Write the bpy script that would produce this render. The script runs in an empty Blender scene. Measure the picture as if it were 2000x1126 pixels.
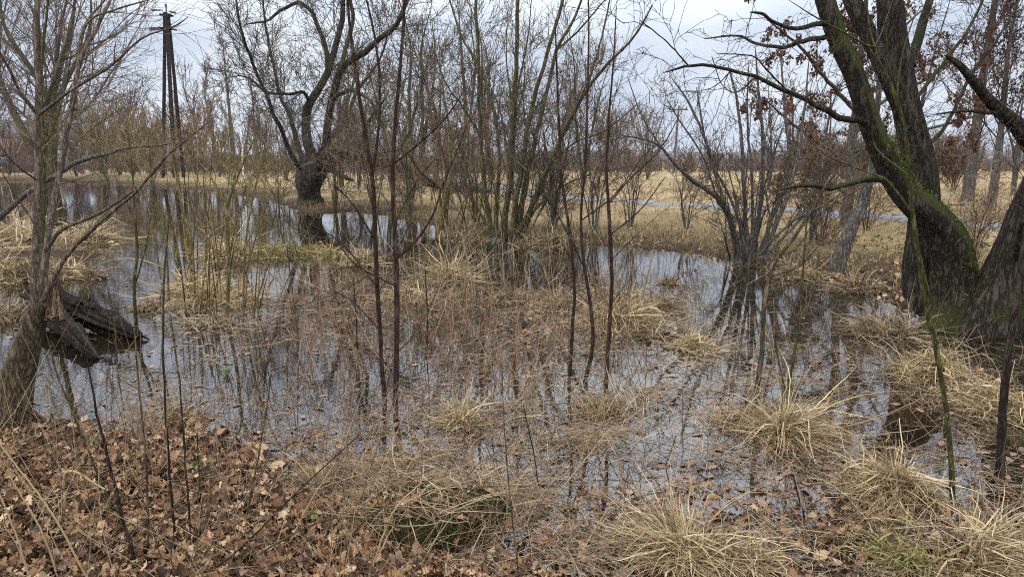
import bpy, math
import numpy as np
from mathutils import Vector
rng = np.random.default_rng(11)
sc = bpy.context.scene
COL = sc.collection
# ------------------------------------------------------------------ camera
FPX = 1333.0; HORIZON = 318.0; CAMZ = 1.9
PITCH = math.atan((563 - HORIZON) / FPX)
cp, sp_ = math.cos(PITCH), math.sin(PITCH)
cam = bpy.data.cameras.new('camera'); co = bpy.data.objects.new('camera', cam); COL.objects.link(co)
cam.sensor_width = 36.0; cam.lens = 36.0 * FPX / 2000.0
cam.clip_start = 0.05; cam.clip_end = 6000
co.location = (0, 0, CAMZ); co.rotation_euler = (math.pi / 2 - PITCH, 0, 0)
sc.camera = co
def rays(px, py):
    px = np.asarray(px, float); py = np.asarray(py, float)
    dx = (px - 1000) / FPX; dy = (563 - py) / FPX
    return np.stack([dx, cp + dy * sp_, -sp_ + dy * cp], -1)
def at(px, py, Y):
    r = rays(px, py); Y = np.asarray(Y, float)
    q = r * (Y / r[..., 1])[..., None]; q[..., 2] += CAMZ
    return q
def gnd(px, py, z=0.0):
    r = rays(px, py); t = (CAMZ - z) / np.maximum(-r[..., 2], 1e-4)
    q = r * t[..., None]; q[..., 2] += CAMZ
    return q
# ------------------------------------------------------------------ terrain
POND_PX = [(-900,352),(-300,350),(0,351),(100,353),(250,359),(400,372),(500,385),(535,394),(562,404),(592,413),(640,416),(690,411),(740,418),
 (830,436),(900,455),(1040,472),(1250,482),(1350,492),(1440,515),(1560,532),(1640,547),(1720,566),(1760,600),(1900,642),(2050,640),
 (2400,650),(2900,760),(2900,1190),(1900,1180),(1500,1150),(1250,1165),(1000,1150),(850,1100),(740,1060),(670,1010),(560,940),(450,885),
 (360,838),(250,850),(120,845),(0,835),(-250,830),(-700,700),(-1200,520)]
POND = np.array([gnd(a, b)[:2] for a, b in POND_PX])
def sdist(x, y):
    """signed distance to the pond outline, positive on land"""
    x = np.asarray(x, float); y = np.asarray(y, float)
    d = np.full(x.shape, 1e9); ins = np.zeros(x.shape, bool)
    n = len(POND)
    for i in range(n):
        a = POND[i]; b = POND[(i + 1) % n]; e = b - a
        t = np.clip(((x - a[0]) * e[0] + (y - a[1]) * e[1]) / (e @ e), 0, 1)
        d = np.minimum(d, np.hypot(x - a[0] - t * e[0], y - a[1] - t * e[1]))
        c = (a[1] > y) != (b[1] > y)
        xi = a[0] + (y - a[1]) / (e[1] if abs(e[1]) > 1e-9 else 1e-9) * e[0]
        ins ^= c & (x < xi)
    return np.where(ins, -d, d)
def vn(x, y, s, seed=0):
    """cheap smooth noise, about -1..1"""
    x = x / s; y = y / s; k = seed * 1.7
    return (np.sin(1.3 * x + 2.1 * y + k) + np.sin(2.9 * x - 1.7 * y + 1.3 + k) + np.sin(-1.1 * x + 3.7 * y + 2.9 * k) + np.sin(4.3 * x + 3.1 * y + 4 + k) * .6) / 3.0
ISL = []   # x, y, rx, ry, top
def island(px, py, rpx, asp, top):
    q = gnd(px, py); D = q[1]
    ISL.append((q[0], q[1], rpx * D / FPX, rpx * D / FPX * asp, top))
island(60, 510, 120, 1.6, .16); island(-60, 520, 150, 1.5, .2); island(110, 465, 70, 1.6, .1)
island(400, 575, 75, 1.2, .07); island(440, 520, 60, 2., .05); island(560, 490, 110, 1.2, .05)
island(720, 515, 60, 1.2, .05); island(800, 575, 50, 1., .03); island(1010, 575, 70, 1.2, .05)
island(1190, 590, 110, 1.3, .06); island(1300, 655, 70, 1.2, .05); island(850, 985, 105, .7, .11)
island(1345, 1065, 80, .8, .05); island(1790, 985, 90, .8, .05); island(1900, 1080, 150, .8, .06)
island(1545, 860, 60, 1., .03); island(1850, 735, 100, 1., .05); island(1960, 790, 90, 1., .06)
island(350, 820, 60, .8, .03); island(25, 830, 70, 1., .15); island(1830, 610, 110, 1.2, .06)
def hz(x, y):
    x = np.asarray(x, float); y = np.asarray(y, float)
    s = sdist(x, y) + np.clip(np.hypot(x, y) / 30, .15, 1) * (.22 * vn(x, y, .55, 4) + .3 * vn(x, y, 1.4, 7))
    far = np.clip((np.hypot(x, y) - 20) / 80, 0, 1)
    land = .03 + (.22 + .25 * far) * (1 - np.exp(-np.maximum(s, 0) / 2.2)) + np.clip(s / 6, 0, 1) * .07 * vn(x, y, 1.9)
    land += np.clip(s / 1.5, 0, 1) * .025 * vn(x, y, .35, 3)
    wat = -.04 - .5 * (1 - np.exp(np.minimum(s, 0) / 1.2))
    h = np.where(s > 0, land, wat)
    for (cx, cy, rx, ry, top) in ISL:
        d2 = ((x - cx) / rx) ** 2 + ((y - cy) / ry) ** 2 + .35 * vn(x, y, .5, 5)
        h = np.maximum(h, -.35 + (top + .35) * np.exp(-np.maximum(d2, 0) * .55))
    return h
def land(px, py):
    z = 0.05
    for _ in range(5):
        q = gnd(px, py, z); z = float(hz(q[0], q[1]))
    q[2] = z
    return q
# ------------------------------------------------------------------ materials
def newmat(name, rough=.85, spec=.2):
    m = bpy.data.materials.new(name); m.use_nodes = True
    nt = m.node_tree; b = nt.nodes['Principled BSDF']
    b.inputs['Roughness'].default_value = rough
    b.inputs['Specular IOR Level'].default_value = spec
    return m, nt, b
def ramp(nt, cols, fac):
    r = nt.nodes.new('ShaderNodeValToRGB'); e = r.color_ramp.elements
    while len(e) < len(cols): e.new(.5)
    for i, c in enumerate(cols):
        e[i].position = c[0] if len(c) == 4 else i / (len(cols) - 1)
        e[i].color = (*c[-3:], 1)
    nt.links.new(fac, r.inputs[0]); return r
def noise(nt, scale, detail=4, vec=None, rough=.6):
    n = nt.nodes.new('ShaderNodeTexNoise'); n.inputs['Scale'].default_value = scale
    n.inputs['Detail'].default_value = detail; n.inputs['Roughness'].default_value = rough
    if vec is not None: nt.links.new(vec, n.inputs['Vector'])
    return n
def mix(nt, fac, a, b, mode='MIX'):
    m = nt.nodes.new('ShaderNodeMix'); m.data_type = 'RGBA'; m.blend_type = mode
    for v, s in ((fac, m.inputs[0]), (a, m.inputs[6]), (b, m.inputs[7])):
        if isinstance(v, (int, float)): s.default_value = v
        elif isinstance(v, tuple): s.default_value = (*v, 1)
        else: nt.links.new(v, s)
    return m.outputs[2]
def bump(nt, b, h, strength=.5, dist=.02):
    n = nt.nodes.new('ShaderNodeBump'); n.inputs['Strength'].default_value = strength; n.inputs['Distance'].default_value = dist
    nt.links.new(h, n.inputs['Height']); nt.links.new(n.outputs[0], b.inputs['Normal'])
def island_mat(name, cols, rough=.7, spec=.2, mottling=.35, transl=0):
    """every loose piece (a blade, a leaf, a twig) takes its own tint from the ramp"""
    m, nt, b = newmat(name, rough, spec)
    g = nt.nodes.new('ShaderNodeNewGeometry')
    r = ramp(nt, cols, g.outputs['Random Per Island'])
    n = noise(nt, 35, 3, g.outputs['Position'])
    c = mix(nt, mottling, r.outputs[0], ramp(nt, [(.3, .3, .3), (1., 1., 1.), (1.5, 1.5, 1.4)], n.outputs[0]).outputs[0], 'MULTIPLY')
    nt.links.new(c, b.inputs['Base Color'])
    if transl:
        t = nt.nodes.new('ShaderNodeBsdfTranslucent'); nt.links.new(c, t.inputs[0])
        ms = nt.nodes.new('ShaderNodeMixShader'); ms.inputs[0].default_value = transl
        nt.links.new(b.outputs[0], ms.inputs[1]); nt.links.new(t.outputs[0], ms.inputs[2])
        nt.links.new(ms.outputs[0], nt.nodes['Material Output'].inputs[0])
    return m
def bark_mat(name, c1, c2, moss=0., mosscol=(.075, .10, .018), scale=9., lichen=None, bs=.7, mpow=.35):
    m, nt, b = newmat(name, .9, .12)
    tc = nt.nodes.new('ShaderNodeNewGeometry')
    mp = nt.nodes.new('ShaderNodeMapping'); mp.inputs['Scale'].default_value = (1, 1, .22)
    nt.links.new(tc.outputs['Position'], mp.inputs[0])
    n0 = noise(nt, scale * 1.9, 8, mp.outputs[0], .72)
    m1 = nt.nodes.new('ShaderNodeMath'); m1.operation = 'SUBTRACT'; nt.links.new(n0.outputs[0], m1.inputs[0]); m1.inputs[1].default_value = .5
    m2 = nt.nodes.new('ShaderNodeMath'); m2.operation = 'ABSOLUTE'; nt.links.new(m1.outputs[0], m2.inputs[0])
    n = nt.nodes.new('ShaderNodeMath'); n.operation = 'MULTIPLY_ADD'; nt.links.new(m2.outputs[0], n.inputs[0]); n.inputs[1].default_value = 3.0; n.inputs[2].default_value = .37
    c = ramp(nt, [(.36, *(v * .7 for v in c1)), (.5, *(.5 * (u + v) for u, v in zip(c1, c2))), (.6, *c2), (.72, *(min(1, v * 1.6) for v in c2))], n.outputs[0]).outputs[0]
    if lichen:
        n3 = noise(nt, scale * .8, 4, tc.outputs['Position'])
        c = mix(nt, ramp(nt, [(.58, 0, 0, 0), (.68, .8, .8, .8)], n3.outputs[0]).outputs[0], c, lichen)
    if moss:
        n2 = noise(nt, scale * .35, 5, tc.outputs['Position'])
        sx = nt.nodes.new('ShaderNodeSeparateXYZ'); nt.links.new(tc.outputs['Normal'], sx.inputs[0])
        ma = nt.nodes.new('ShaderNodeMath'); ma.operation = 'MULTIPLY_ADD'
        nt.links.new(sx.outputs[2], ma.inputs[0]); ma.inputs[1].default_value = mpow; nt.links.new(n2.outputs[0], ma.inputs[2])
        f = ramp(nt, [(max(.01, .72 - .4 * moss), 0, 0, 0), (min(.99, .9 - .35 * moss), 1, 1, 1)], ma.outputs[0])
        n4 = noise(nt, 60, 3, tc.outputs['Position'])
        mc = ramp(nt, [tuple(v * .45 for v in mosscol), mosscol, tuple(v * 1.7 for v in mosscol)], n4.outputs[0])
        c = mix(nt, f.outputs[0], c, mc.outputs[0])
    nt.links.new(c, b.inputs['Base Color'])
    bump(nt, b, n.outputs[0], bs, .05)
    return m
M = {}
M['straw'] = island_mat('straw', [(.0, .07, .045, .022), (.3, .28, .20, .10), (.68, .51, .385, .215), (1., .68, .56, .36)], .6, .25, .3, .25)
M['straw_dull'] = island_mat('straw_dull', [(.0, .06, .042, .024), (.4, .20, .14, .075), (.8, .34, .255, .145), (1., .46, .37, .24)], .7, .2, .4, .15)
M['straw_wet'] = island_mat('straw_wet', [(.0, .06, .042, .025), (.35, .20, .145, .085), (.75, .36, .28, .175), (1., .48, .39, .26)], .5, .3, .4)
M['straw_green'] = island_mat('straw_green', [(.0, .10, .09, .03), (.35, .22, .18, .07), (.75, .38, .29, .14), (1., .20, .23, .06)], .7, .2, .4, .2)
M['meadow'] = island_mat('meadow_grass', [(.0, .17, .12, .065), (.4, .36, .27, .145), (.8, .49, .385, .225), (1., .27, .25, .10)], .8, .1, .3, .2)
M['reed_red'] = island_mat('reed_red', [(.0, .10, .055, .035), (.5, .22, .125, .075), (1., .36, .23, .13)], .7, .2, .3)
M['leaf'] = island_mat('oak_leaf', [(.0, .018, .011, .008), (.28, .08, .039, .02), (.52, .215, .112, .053), (.78, .36, .21, .105), (.94, .50, .345, .20), (1., .50, .37, .25)], .6, .25, .45, .12)
M['leaf_wet'] = island_mat('wet_leaf', [(.0, .04, .022, .016), (.4, .13, .07, .05), (.8, .24, .145, .11), (1., .32, .19, .12)], .35, .4, .4)
M['leaf_hang'] = island_mat('hanging_leaf', [(.0, .05, .024, .016), (.5, .12, .058, .034), (1., .19, .098, .058)], .7, .2, .3, .25)
M['leaf_russet'] = island_mat('russet_leaf', [(.0, .10, .04, .022), (.5, .2, .085, .045), (1., .27, .13, .07)], .7, .2, .3, .25)
M['green'] = island_mat('green_leaf', [(.0, .05, .10, .02), (.5, .10, .18, .035), (1., .16, .25, .06)], .5, .3, .2, .2)
M['moss'] = island_mat('moss_tuft', [(.0, .022, .03, .009), (.5, .062, .08, .017), (1., .13, .155, .03)], .9, .05, .3)
M['mound_moss'] = island_mat('mound_moss', [(.0, .018, .017, .009), (.45, .05, .047, .02), (.85, .095, .08, .036), (1., .17, .13, .065)], .9, .05, .4)
M['bark_dark'] = bark_mat('bark_dark', (.018, .013, .010), (.062, .045, .034), 0, scale=14)
M['bark_red'] = bark_mat('bark_red', (.028, .016, .012), (.075, .042, .032), 0, scale=14, lichen=(.12, .10, .075))
M['bark_willow'] = bark_mat('bark_willow', (.013, .011, .009), (.066, .055, .043), .34, (.045, .05, .016), 6)
M['bark_mossy'] = bark_mat('bark_mossy', (.014, .011, .008), (.088, .071, .054), .34, (.044, .050, .015), 7, bs=1.0)
M['bark_verymossy'] = bark_mat('bark_verymossy', (.016, .012, .009), (.078, .063, .046), .63, (.062, .074, .018), 7, bs=1.0, mpow=.5)
M['bark_olive'] = bark_mat('bark_olive', (.035, .03, .016), (.125, .105, .055), .25, (.09, .09, .022), 10)
M['bark_green'] = bark_mat('bark_green', (.035, .036, .012), (.115, .105, .036), .3, (.09, .095, .02), 14)
M['bark_yellow'] = bark_mat('bark_yellow', (.085, .065, .022), (.23, .175, .065), 0, scale=14)
M['bark_pink'] = bark_mat('bark_pink', (.075, .054, .041), (.235, .175, .132), .2, (.10, .10, .03), 14, lichen=(.26, .22, .18))
M['bark_grey'] = bark_mat('bark_grey', (.05, .043, .038), (.15, .13, .115), .2, (.08, .085, .03), 10)
M['bark_brown'] = bark_mat('bark_brown', (.04, .031, .02), (.145, .11, .07), .22, (.08, .085, .02), 10)
M['bark_birch'] = bark_mat('bark_birch', (.2, .19, .18), (.5, .48, .46), 0, scale=6)
M['twig_dark'] = island_mat('twig_dark', [(.0, .022, .016, .013), (.5, .05, .036, .028), (1., .09, .065, .048)], .9, .1, .2)
M['twig_willow'] = island_mat('twig_willow', [(.0, .035, .028, .02), (.5, .09, .072, .05), (1., .17, .135, .09)], .9, .1, .2)
M['twig_brown'] = island_mat('twig_brown', [(.0, .06, .042, .028), (.5, .14, .098, .066), (1., .25, .175, .12)], .9, .1, .2)
M['twig_yellow'] = island_mat('twig_yellow', [(.0, .07, .052, .02), (.5, .165, .12, .05), (1., .27, .20, .09)], .8, .15, .2)
M['twig_orange'] = island_mat('twig_orange', [(.0, .12, .075, .04), (.5, .27, .165, .085), (1., .40, .26, .14)], .9, .1, .2)
M['twig_far'] = island_mat('twig_far', [(.0, .075, .055, .047), (.5, .15, .112, .095), (1., .25, .19, .155)], .95, .05, .1)
M['torn'] = bark_mat('torn_wood', (.08, .052, .03), (.25, .165, .10), 0, scale=20)
M['log'] = bark_mat('log_bark', (.010, .007, .006), (.055, .041, .03), 0, (.05, .05, .02), 10, lichen=(.085, .066, .05), bs=1.)
M['pole_wood'] = bark_mat('pole_wood', (.012, .009, .008), (.04, .029, .024), 0, scale=10)
def plain(name, col, rough=.7, spec=.3, metal=0, nz=.25, sc_=6):
    m, nt, b = newmat(name, rough, spec)
    g = nt.nodes.new('ShaderNodeNewGeometry'); n = noise(nt, sc_, 5, g.outputs['Position'])
    c = mix(nt, nz, col, ramp(nt, [(.2, .2, .2), (1., 1., 1.), (1.6, 1.6, 1.6)], n.outputs[0]).outputs[0], 'MULTIPLY')
    nt.links.new(c, b.inputs['Base Color']); b.inputs['Metallic'].default_value = metal
    return m
M['insulator'] = plain('insulator', (.03, .025, .022), .3, .5)
M['wire'] = plain('wire', (.10, .10, .11), .5, .4)
M['white_paint'] = plain('white_paint', (.75, .76, .78), .5, .4, 0, .15)
M['render_wall'] = plain('render_wall', (.55, .51, .44), .9, .1)
M['slate'] = plain('slate', (.10, .095, .10), .8, .2, 0, .4, 3)
M['tile_roof'] = plain('tile_roof', (.17, .095, .065), .85, .1, 0, .4, 3)
M['blue_sheet'] = plain('blue_sheet', (.15, .18, .29), .6, .3)
M['glass'] = plain('glass', (.05, .06, .07), .1, .5)
M['far_hill'] = plain('far_hill', (.10, .105, .10), 1, 0, 0, .5, .02)
# water
m, nt, b = newmat('pond_water', .012, .5)
b.inputs['Base Color'].default_value = (.016, .013, .008, 1); b.inputs['IOR'].default_value = 2.2
g = nt.nodes.new('ShaderNodeNewGeometry')
mp = nt.nodes.new('ShaderNodeMapping'); mp.inputs['Scale'].default_value = (.6, 1.6, 1); nt.links.new(g.outputs['Position'], mp.inputs[0])
nf = noise(nt, .9, 6, g.outputs['Position'], .7)
nt.links.new(ramp(nt, [(.42, .006, .005, .003), (.66, .022, .017, .010)], nf.outputs[0]).outputs[0], b.inputs['Base Color'])
nt.links.new(ramp(nt, [(.55, .006, .006, .006), (.72, .04, .04, .04)], nf.outputs[0]).outputs[0], b.inputs['Roughness'])
bump(nt, b, noise(nt, 3.2, 3, mp.outputs[0]).outputs[0], .022, .05)
M['water'] = m
# ground: litter, mud, meadow zones from a vertex attribute, broken up by noise
m, nt, b = newmat('ground_soil', .95, .08)
g = nt.nodes.new('ShaderNodeNewGeometry')
a = nt.nodes.new('ShaderNodeAttribute'); a.attribute_name = 'zone'
sx = nt.nodes.new('ShaderNodeSeparateColor'); nt.links.new(a.outputs['Color'], sx.inputs[0])
n1 = noise(nt, 14, 8, g.outputs['Position'], .75); n2 = noise(nt, .35, 6, g.outputs['Position'], .7); n3 = noise(nt, 3, 6, g.outputs['Position'], .75)
mud = ramp(nt, [(.25, .012, .009, .006), (.5, .045, .03, .019), (.75, .13, .08, .045)], n1.outputs[0])
mead = ramp(nt, [(.28, .14, .10, .055), (.45, .31, .23, .13), (.6, .44, .335, .195), (.75, .52, .42, .26)], n2.outputs[0])
mead2 = mix(nt, .5, mead.outputs[0], ramp(nt, [(.3, .35, .35, .35), (.55, 1., 1., 1.), (.75, 1.4, 1.35, 1.3)], n3.outputs[0]).outputs[0], 'MULTIPLY')
turf = ramp(nt, [(.3, .05, .036, .02), (.45, .15, .105, .052), (.56, .15, .135, .05), (.7, .30, .22, .115)], n3.outputs[0])
c = mix(nt, sx.outputs[0], mud.outputs[0], turf.outputs[0]); c = mix(nt, sx.outputs[1], c, mead2)
nt.links.new(c, b.inputs['Base Color']); bump(nt, b, n1.outputs[0], .8, .05)
M['ground'] = m
m, nt, b = newmat('asphalt', .8, .3)
g = nt.nodes.new('ShaderNodeNewGeometry'); n1 = noise(nt, 1.2, 6, g.outputs['Position'])
nt.links.new(ramp(nt, [(.3, .13, .135, .15), (.7, .23, .24, .265)], n1.outputs[0]).outputs[0], b.inputs['Base Color'])
M['asphalt'] = m
# ------------------------------------------------------------------ mesh building
def fastmesh(name, V, quads=None, tris=None, smooth=True):
    me = bpy.data.meshes.new(name); V = np.ascontiguousarray(V, np.float32)
    parts, tot = [], []
    if quads is not None and len(quads): parts.append(np.asarray(quads, np.int32).ravel()); tot.append(np.full(len(quads), 4, np.int32))
    if tris is not None and len(tris): parts.append(np.asarray(tris, np.int32).ravel()); tot.append(np.full(len(tris), 3, np.int32))
    L = np.concatenate(parts); T = np.concatenate(tot); S = np.concatenate([[0], np.cumsum(T)[:-1]]).astype(np.int32)
    me.vertices.add(len(V)); me.vertices.foreach_set('co', V.ravel())
    me.loops.add(len(L)); me.loops.foreach_set('vertex_index', L)
    me.polygons.add(len(T)); me.polygons.foreach_set('loop_start', S); me.polygons.foreach_set('loop_total', T)
    if smooth: me.polygons.foreach_set('use_smooth', np.ones(len(T), bool))
    me.update(calc_edges=True)
    return me
class MB:
    """collects tubes, ribbons, leaves and plain faces; build() links them as one mesh object"""
    def __init__(s): s.V = []; s.Q = []; s.T = []; s.n = 0
    def add(s, V, Q=None, T=None):
        V = np.asarray(V, float).reshape(-1, 3)
        if Q is not None and len(Q): s.Q.append(np.asarray(Q) + s.n)
        if T is not None and len(T): s.T.append(np.asarray(T) + s.n)
        s.V.append(V); s.n += len(V)
    def tubes(s, P, R, sides=4, rough=0.):
        P = np.asarray(P, float); R = np.asarray(R, float)
        if P.ndim == 2: P = P[None]; R = R[None]
        if len(P) == 0: return
        Mn, k, _ = P.shape
        T = np.gradient(P, axis=1); T /= np.linalg.norm(T, axis=2, keepdims=True) + 1e-12
        mt = T.mean(1); ref = np.where((np.abs(mt[:, 2]) < .8)[:, None], np.array([0, 0, 1.]), np.array([1., 0, 0]))
        U = np.cross(T, ref[:, None, :]); U /= np.linalg.norm(U, axis=2, keepdims=True) + 1e-12
        W = np.cross(T, U)
        th = np.linspace(0, 2 * np.pi, sides, endpoint=False)
        rr = R[:, :, None] * np.ones(sides)
        if rough:
            ph = rng.uniform(0, 6, (Mn, 1, 1)); z = np.cumsum(np.linalg.norm(np.diff(P, axis=1, prepend=P[:, :1]), axis=2), 1)[:, :, None]
            z = z / (R.mean(1)[:, None, None] + 1e-6)
            rr = rr * (1 + rough * (np.sin(3 * th + ph + .10 * z) + .7 * np.sin(5 * th - .07 * z + 2 * ph) + .5 * np.sin(2 * th + .3 * z + ph) + .9 * np.sin(9 * th + .12 * z + np.sin(.4 * z)) + .7 * np.sin(14 * th - .2 * z + 2 * ph) + .25 * np.sin(.7 * z + ph) + .25 * rng.normal(0, .5, (Mn, k, sides))) / 2)
        V = P[:, :, None, :] + rr[..., None] * (np.cos(th)[None, None, :, None] * U[:, :, None, :] + np.sin(th)[None, None, :, None] * W[:, :, None, :])
        i = np.arange(k - 1)[:, None]; j = np.arange(sides)[None]; j2 = (j + 1) % sides
        q = np.stack([i * sides + j, i * sides + j2, (i + 1) * sides + j2, (i + 1) * sides + j], -1).reshape(-1, 4)
        Q = (np.arange(Mn) * k * sides)[:, None, None] + q[None]
        s.add(V, Q.reshape(-1, 4))
    def ribbons(s, P, S):
        Mn, k, _ = P.shape
        if Mn == 0: return
        V = np.stack([P - S, P + S], 2)
        i = np.arange(k - 1); q = np.stack([2 * i, 2 * i + 1, 2 * i + 3, 2 * i + 2], -1)
        s.add(V, ((np.arange(Mn) * 2 * k)[:, None, None] + q[None]).reshape(-1, 4))
    def box(s, c, d, rz=0., bevel=0.):
        x, y, z = np.array(d) / 2.; b = min(bevel, x * .9, y * .9, z * .9)
        ring = lambda i: [(-x + i, -y), (x - i, -y), (x, -y + i), (x, y - i), (x - i, y), (-x + i, y), (-x, y - i), (-x, -y + i)]
        i = max(b, 1e-4); V = []
        for zz, ins in ((-z, b), (-z + i, 0), (z - i, 0), (z, b)):
            for (u, v) in ring(i): V.append((u * (1 - ins / x), v * (1 - ins / y), zz))
        V = np.array(V); ca, sa = math.cos(rz), math.sin(rz)
        V = np.stack([V[:, 0] * ca - V[:, 1] * sa, V[:, 0] * sa + V[:, 1] * ca, V[:, 2]], 1) + np.array(c)
        Q = [(r * 8 + j, r * 8 + (j + 1) % 8, (r + 1) * 8 + (j + 1) % 8, (r + 1) * 8 + j) for r in range(3) for j in range(8)]
        T = [(0, j + 1, j) for j in range(1, 7)] + [(24, 24 + j, 24 + j + 1) for j in range(1, 7)]
        s.add(V, Q, T)
    def build(s, name, mat, parent=None, smooth=True):
        V = np.concatenate(s.V)
        loc = np.array(parent.matrix_world.translation if parent and parent.parent is None and parent.type != 'MESH' else (0, 0, 0)) if parent else np.zeros(3)
        if parent is not None: loc = np.array(ROOT.get(parent.name, (0, 0, 0)))
        me = fastmesh(name, V - loc, np.concatenate(s.Q) if s.Q else None, np.concatenate(s.T) if s.T else None, smooth)
        me.materials.append(M[mat] if isinstance(mat, str) else mat)
        o = bpy.data.objects.new(name, me); COL.objects.link(o)
        if parent is not None: o.parent = parent; ROOT[o.name] = tuple(loc)
        return o
ROOT = {}
def tag(o, label=None, cat=None, group=None, kind=None):
    for k, v in (('label', label), ('category', cat), ('group', group), ('kind', kind)):
        if v: o[k] = v
    return o
def thing(name, label, cat, loc, group=None):
    o = bpy.data.objects.new(name, None); COL.objects.link(o); o.location = loc; o.empty_display_size = .2
    ROOT[o.name] = tuple(float(v) for v in loc)
    return tag(o, label, cat, group)
# ------------------------------------------------------------------ branches
def unit(v): return v / (np.linalg.norm(v, axis=-1, keepdims=True) + 1e-12)
def spline(C, n):
    C = np.asarray(C, float)
    A = np.vstack([2 * C[0] - C[1], C, 2 * C[-1] - C[-2]])
    d = np.concatenate([[0], np.cumsum(np.linalg.norm(np.diff(C[:, :3], axis=0), axis=1))]); t = np.linspace(0, d[-1], n)
    i = np.clip(np.searchsorted(d, t, side='right') - 1, 0, len(C) - 2)
    u = ((t - d[i]) / (d[i + 1] - d[i] + 1e-12))[:, None]
    a, b, c, e = A[i], A[i + 1], A[i + 2], A[i + 3]
    return .5 * (2 * b + (c - a) * u + (2 * a - 5 * b + 4 * c - e) * u ** 2 + (3 * b - a - 3 * c + e) * u ** 3)
def limb(pts, Y, n=18, jit=.25):
    """pts: (px, py, width px[, dY]) along a limb of a tree standing at depth Y -> centre line and radii"""
    C = []
    for q in pts:
        y = Y + (q[3] if len(q) > 3 else 0); p = at(q[0], q[1], y)
        C.append((*p, q[2] * .5 * np.linalg.norm(p - (0, 0, CAMZ)) / FPX * (cp if False else 1)))
    S = spline(C, n); R = np.maximum(S[:, 3], 1e-4)
    ln_ = np.linalg.norm(np.diff(S[:, :3], axis=0), axis=1).sum(); m_ = int(np.clip(ln_ / (5 * R.mean()), 3, n)); J = spline(rng.normal(0, 1, (m_, 3)), n); J[0] = 0
    return S[:, :3] + J * R[:, None] * jit, R
def resample(P, R, n):
    d = np.concatenate([[0], np.cumsum(np.linalg.norm(np.diff(P, axis=0), axis=1))]); t = np.linspace(0, d[-1], n)
    return np.stack([np.interp(t, d, P[:, i]) for i in range(3)], 1), np.interp(t, d, R)
def sprout(P, R, dens, t0, t1, ang, ln, k=6, wander=.18, trop=.05, rr=.55, rmin=.002, sd=.25, tip=.25, flat=None, shrink=.5):
    """dens twigs per metre of parent; returns arrays (N,k,3), (N,k)"""
    P = np.asarray(P, float); R = np.asarray(R, float)
    Mn, K, _ = P.shape
    if Mn == 0: return np.zeros((0, k, 3)), np.zeros((0, k))
    L = np.linalg.norm(np.diff(P, axis=1), axis=2).sum(1)
    cnt = np.floor(L * dens * (t1 - t0) + rng.random(Mn)).astype(int)
    idx = np.repeat(np.arange(Mn), cnt); N = len(idx)
    if N == 0: return np.zeros((0, k, 3)), np.zeros((0, k))
    t = rng.uniform(t0, t1, N); f = t * (K - 1); i = np.minimum(f.astype(int), K - 2); u = (f - i)[:, None]
    p0 = P[idx, i] * (1 - u) + P[idx, i + 1] * u; T = unit(P[idx, i + 1] - P[idx, i]); r = R[idx, i] * (1 - u[:, 0]) + R[idx, i + 1] * u[:, 0]
    rand = rng.normal(0, 1, (N, 3))
    if flat is not None: rand[:, 2] += flat
    perp = unit(rand - (rand * T).sum(1, keepdims=True) * T)
    a = rng.normal(ang, sd, N)[:, None]
    d = unit(np.cos(a) * T + np.sin(a) * perp)
    ll = rng.uniform(ln[0], ln[1], N) * (1 - shrink * t); step = (ll / (k - 1))[:, None]
    pts = [p0]; bend = rng.normal(0, 1, (N, 3)) * wander * .5
    for _ in range(k - 1):
        d = unit(d + bend + wander * rng.normal(0, 1, (N, 3)) + np.array([0, 0, trop]))
        pts.append(pts[-1] + d * step)
    r0 = np.maximum(np.minimum(r * .8, rr * .012 * ll), rmin)
    RR = np.maximum(r0[:, None] * np.linspace(1, tip, k)[None], rmin * .7)
    return np.stack(pts, 1), RR
def cat2(*a):
    a = [x for x in a if len(x[0])]
    return np.concatenate([x[0] for x in a]), np.concatenate([x[1] for x in a])
def crown(mb, P, R, levels, rmin, leafy=None):
    """grows twig levels on parent arrays, adds them to mb; returns the finest twigs"""
    out = []
    for L in levels:
        P, R = sprout(P, R, rmin=rmin, **L)
        mb.tubes(P, R, 4 if len(P) < 900 else 3); out.append((P, R))
    return out
def hang_leaves(mb, P, n, size, spread=.05):
    Mn, K, _ = P.shape
    i = rng.integers(0, Mn, n); f = rng.uniform(.2, 1, n) * (K - 1); j = np.minimum(f.astype(int), K - 2); u = (f - j)[:, None]
    c = P[i, j] * (1 - u) + P[i, j + 1] * u + rng.normal(0, spread, (n, 3))
    add_leaves(mb, c, rng.uniform(size[0], size[1], n), rng.uniform(.3, 1.5, n) * rng.choice([-1, 1], n), simple=True)
OAK = np.array([(0, .012), (.1, .03), (.17, .13), (.24, .075), (.33, .22), (.42, .11), (.53, .29), (.62, .155), (.73, .27), (.81, .15), (.9, .17), (.97, .09), (1.02, .02)])
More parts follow.
